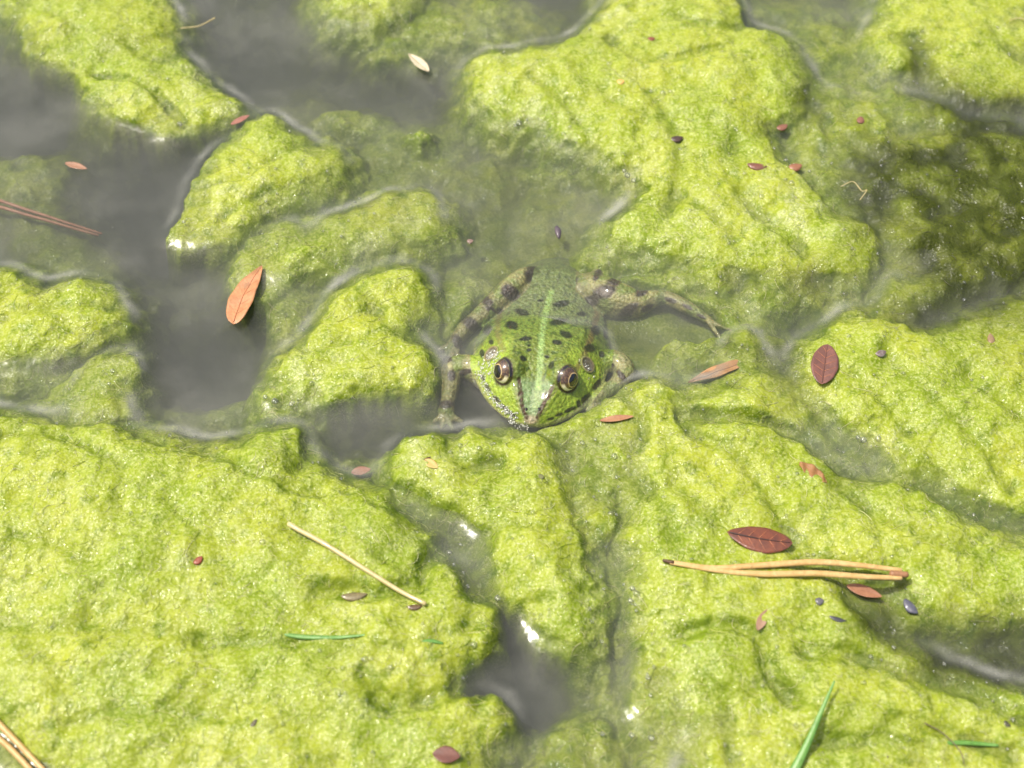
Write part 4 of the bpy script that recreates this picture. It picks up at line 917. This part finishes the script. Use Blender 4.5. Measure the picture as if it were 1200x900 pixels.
# froth on the frog
pos = []; rad = []
def scat(pts, spread, n_, r0, r1):
    P = chaikin(np.array(pts, float), False, 1)
    for _ in range(n_):
        k_ = rg.randint(len(P)-1); f = rg.rand(); c_ = P[k_]*(1-f)+P[k_+1]*f+rg.randn(2)*spread
        p_, n2_ = onfrog(*c_); wp = at(c_[0], c_[1], 1.0)*1000
        if p_ is None or p_[2] < 1.0: p_ = wp
        s_ = r0+(r1-r0)*rg.rand()**2; pos.append(p_+np.array([0, -.4, .8])*s_*.4); rad.append(s_)
scat([(562,436),(567,452),(578,468),(592,480),(604,489)], 2.2, 210, .12, .30)
scat([(600,492),(608,500),(618,503)], 3.5, 34, .12, .34)
scat([(566,428),(574,418),(583,412),(580,426),(572,440)], 3.5, 120, .14, .36)
scat([(684,424),(690,432),(694,440)], 3, 26, .12, .3)
FRO = bub_mat((.30, .85, .25, .9)); o = bubble_cloud('froth', 'whitish froth clinging to one cheek and eardrum of the frog', pos, rad, BUB=FRO)
BIGB = [(583,705,6),(679,463,0),(624,613,5),(666,640,4),(719,540,7),(736,541,5),(682,524,5),(697,520,4),(771,543,4),(776,590,4),(715,607,6),(515,588,4),(608,150,8),(604,152,4),(775,123,7),(762,118,5),(784,120,5),(660,164,6),(667,158,5),
 (735,210,7),(742,216,6),(731,205,5),(890,240,6),(925,225,7),(918,222,5),(1010,520,7),(1027,519,6),(1004,517,5),(545,480,0),(323,475,7),(312,470,5),(342,478,5),(366,455,5),(212,151,6),(134,440,5),(130,455,4),(160,616,4),(203,640,5),(312,651,6),(225,667,3),
 (740,862,5),(763,866,6),(745,700,6),(740,694,5),(738,708,5),(660,694,4),(540,640,4),(527,650,5),(556,764,7),(430,785,6),(460,793,5),(690,720,4),(800,765,4),(1065,64,5),(1143,62,4),(1180,70,5),(860,162,5),(870,215,5),(540,530,6),(528,536,5),(562,536,5),(576,541,4),(600,520,4),(750,520,4),(930,857,5),(938,857,4),(970,700,4),(945,655,4),(985,655,4)]
SHORT = ['yellow green corner mat', 'notched pale mat by the dark pool', 'low ridge behind the salmon leaf', 'two lobed mat', 'flat mat at the picture edge', 'small frothy hump', 'very large lime mat', 'green tongue under the chin of the frog',
 'wide folded mat with the pine needles', 'mat holding the upright maroon leaf', 'bubbly mat behind the frog', 'smooth far corner mat', 'small mat at the far edge', 'mat with shade painted in dark olive']
for a_, b_, r_ in BIGB:
    if r_ == 0: continue
    p_ = at(a_, b_)*1000; z_ = float(max(surf(p_[0], p_[1], Hw), surf(p_[0], p_[1], WZ))); s_ = r_*.095
    v_, f_ = sphere((0, 0, 0), (s_, s_, s_*.8), 20, 12)
    o = link('air_bubble', pmesh('air_bubble', v_*MM, f_, BUB), loc=(p_[0]*MM, p_[1]*MM, (z_+s_*.2)*MM))
    sdv = [float(samp(q_, p_[0:1], p_[1:2])[0]) for q_ in SD]; k_ = int(np.argmax(sdv))
    tag(o, ('large ' if r_ >= 6 else 'small ')+'clear air bubble '+('on the ' if sdv[k_] > 0 else 'beside the ')+SHORT[k_], 'bubble', 'large air bubbles on the algae')

# ------------------------------------------------------------------ fine algae filaments, slack on the mats and trailing at their edges
def filaments(n_, seed_):
    rf = np.random.RandomState(seed_); T_ = rf.rand(n_*3, 2)*[1320, 1000]+[-60, -50]
    A = np.array([at(a_, b_)[:2]*1000 for a_, b_ in T_]); bz = surf(A[:, 0], A[:, 1], Hw); fd = samp(LIMB_SD, A[:, 0], A[:, 1])
    wgt = np.where(bz > .5, .35, np.where(bz > -3.5, .9, 0)); A = A[(rf.rand(len(A)) < wgt) & (fd < -1)][:n_]; m_ = len(A); k = 6
    ang = fbm(A[:, 0], A[:, 1], 9, 2, 131)*7+rf.randn(m_)*.5; Ls = 1.2+3.6*rf.rand(m_)**2; cur = rf.randn(m_)*.5
    P = np.zeros((m_, k, 3)); xy = A.copy()
    for i in range(k):
        P[:, i, :2] = xy; a_ = ang+cur*(i-2); xy = xy+np.stack([np.cos(a_), np.sin(a_)], 1)*(Ls/k)[:, None]
    z = surf(P[..., 0].ravel(), P[..., 1].ravel(), Hw).reshape(m_, k)
    P[..., 2] = z+.04+.10*np.sin(np.linspace(0, 3, k))[None]*rf.rand(m_)[:, None]
    r_ = .035+.035*rf.rand(m_); V = np.zeros((m_, k, 3, 3))
    for j in range(3):
        t_ = 2*math.pi*j/3; V[:, :, j] = P; V[:, :, j, 0] += (r_*math.cos(t_))[:, None]*-np.sin(ang)[:, None]; V[:, :, j, 1] += (r_*math.cos(t_))[:, None]*np.cos(ang)[:, None]; V[:, :, j, 2] += (r_*math.sin(t_))[:, None]
    F = []
    for i in range(k-1):
        for j in range(3): F.append((i*3+j, i*3+(j+1) % 3, (i+1)*3+(j+1) % 3, (i+1)*3+j))
    F = (np.array(F)[None]+(np.arange(m_)*k*3)[:, None, None]).reshape(-1, 4)
    olv = samp(OLIVE_SHADE, A[:, 0], A[:, 1])[:, None]
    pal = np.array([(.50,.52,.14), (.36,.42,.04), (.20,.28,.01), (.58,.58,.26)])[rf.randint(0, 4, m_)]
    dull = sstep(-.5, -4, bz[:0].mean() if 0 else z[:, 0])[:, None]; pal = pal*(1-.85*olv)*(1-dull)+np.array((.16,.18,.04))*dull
    o = link('algae_filaments', np_mesh('algae_filaments', V.reshape(-1, 3)*MM, F, mat_attr('filament', .35, .5, .3), {'col': np.repeat(pal, k*3, 0)}))
    tag(o, 'fine slack green filaments of algae lying on the mats', 'algae', kind='stuff')
filaments(9000, 3)
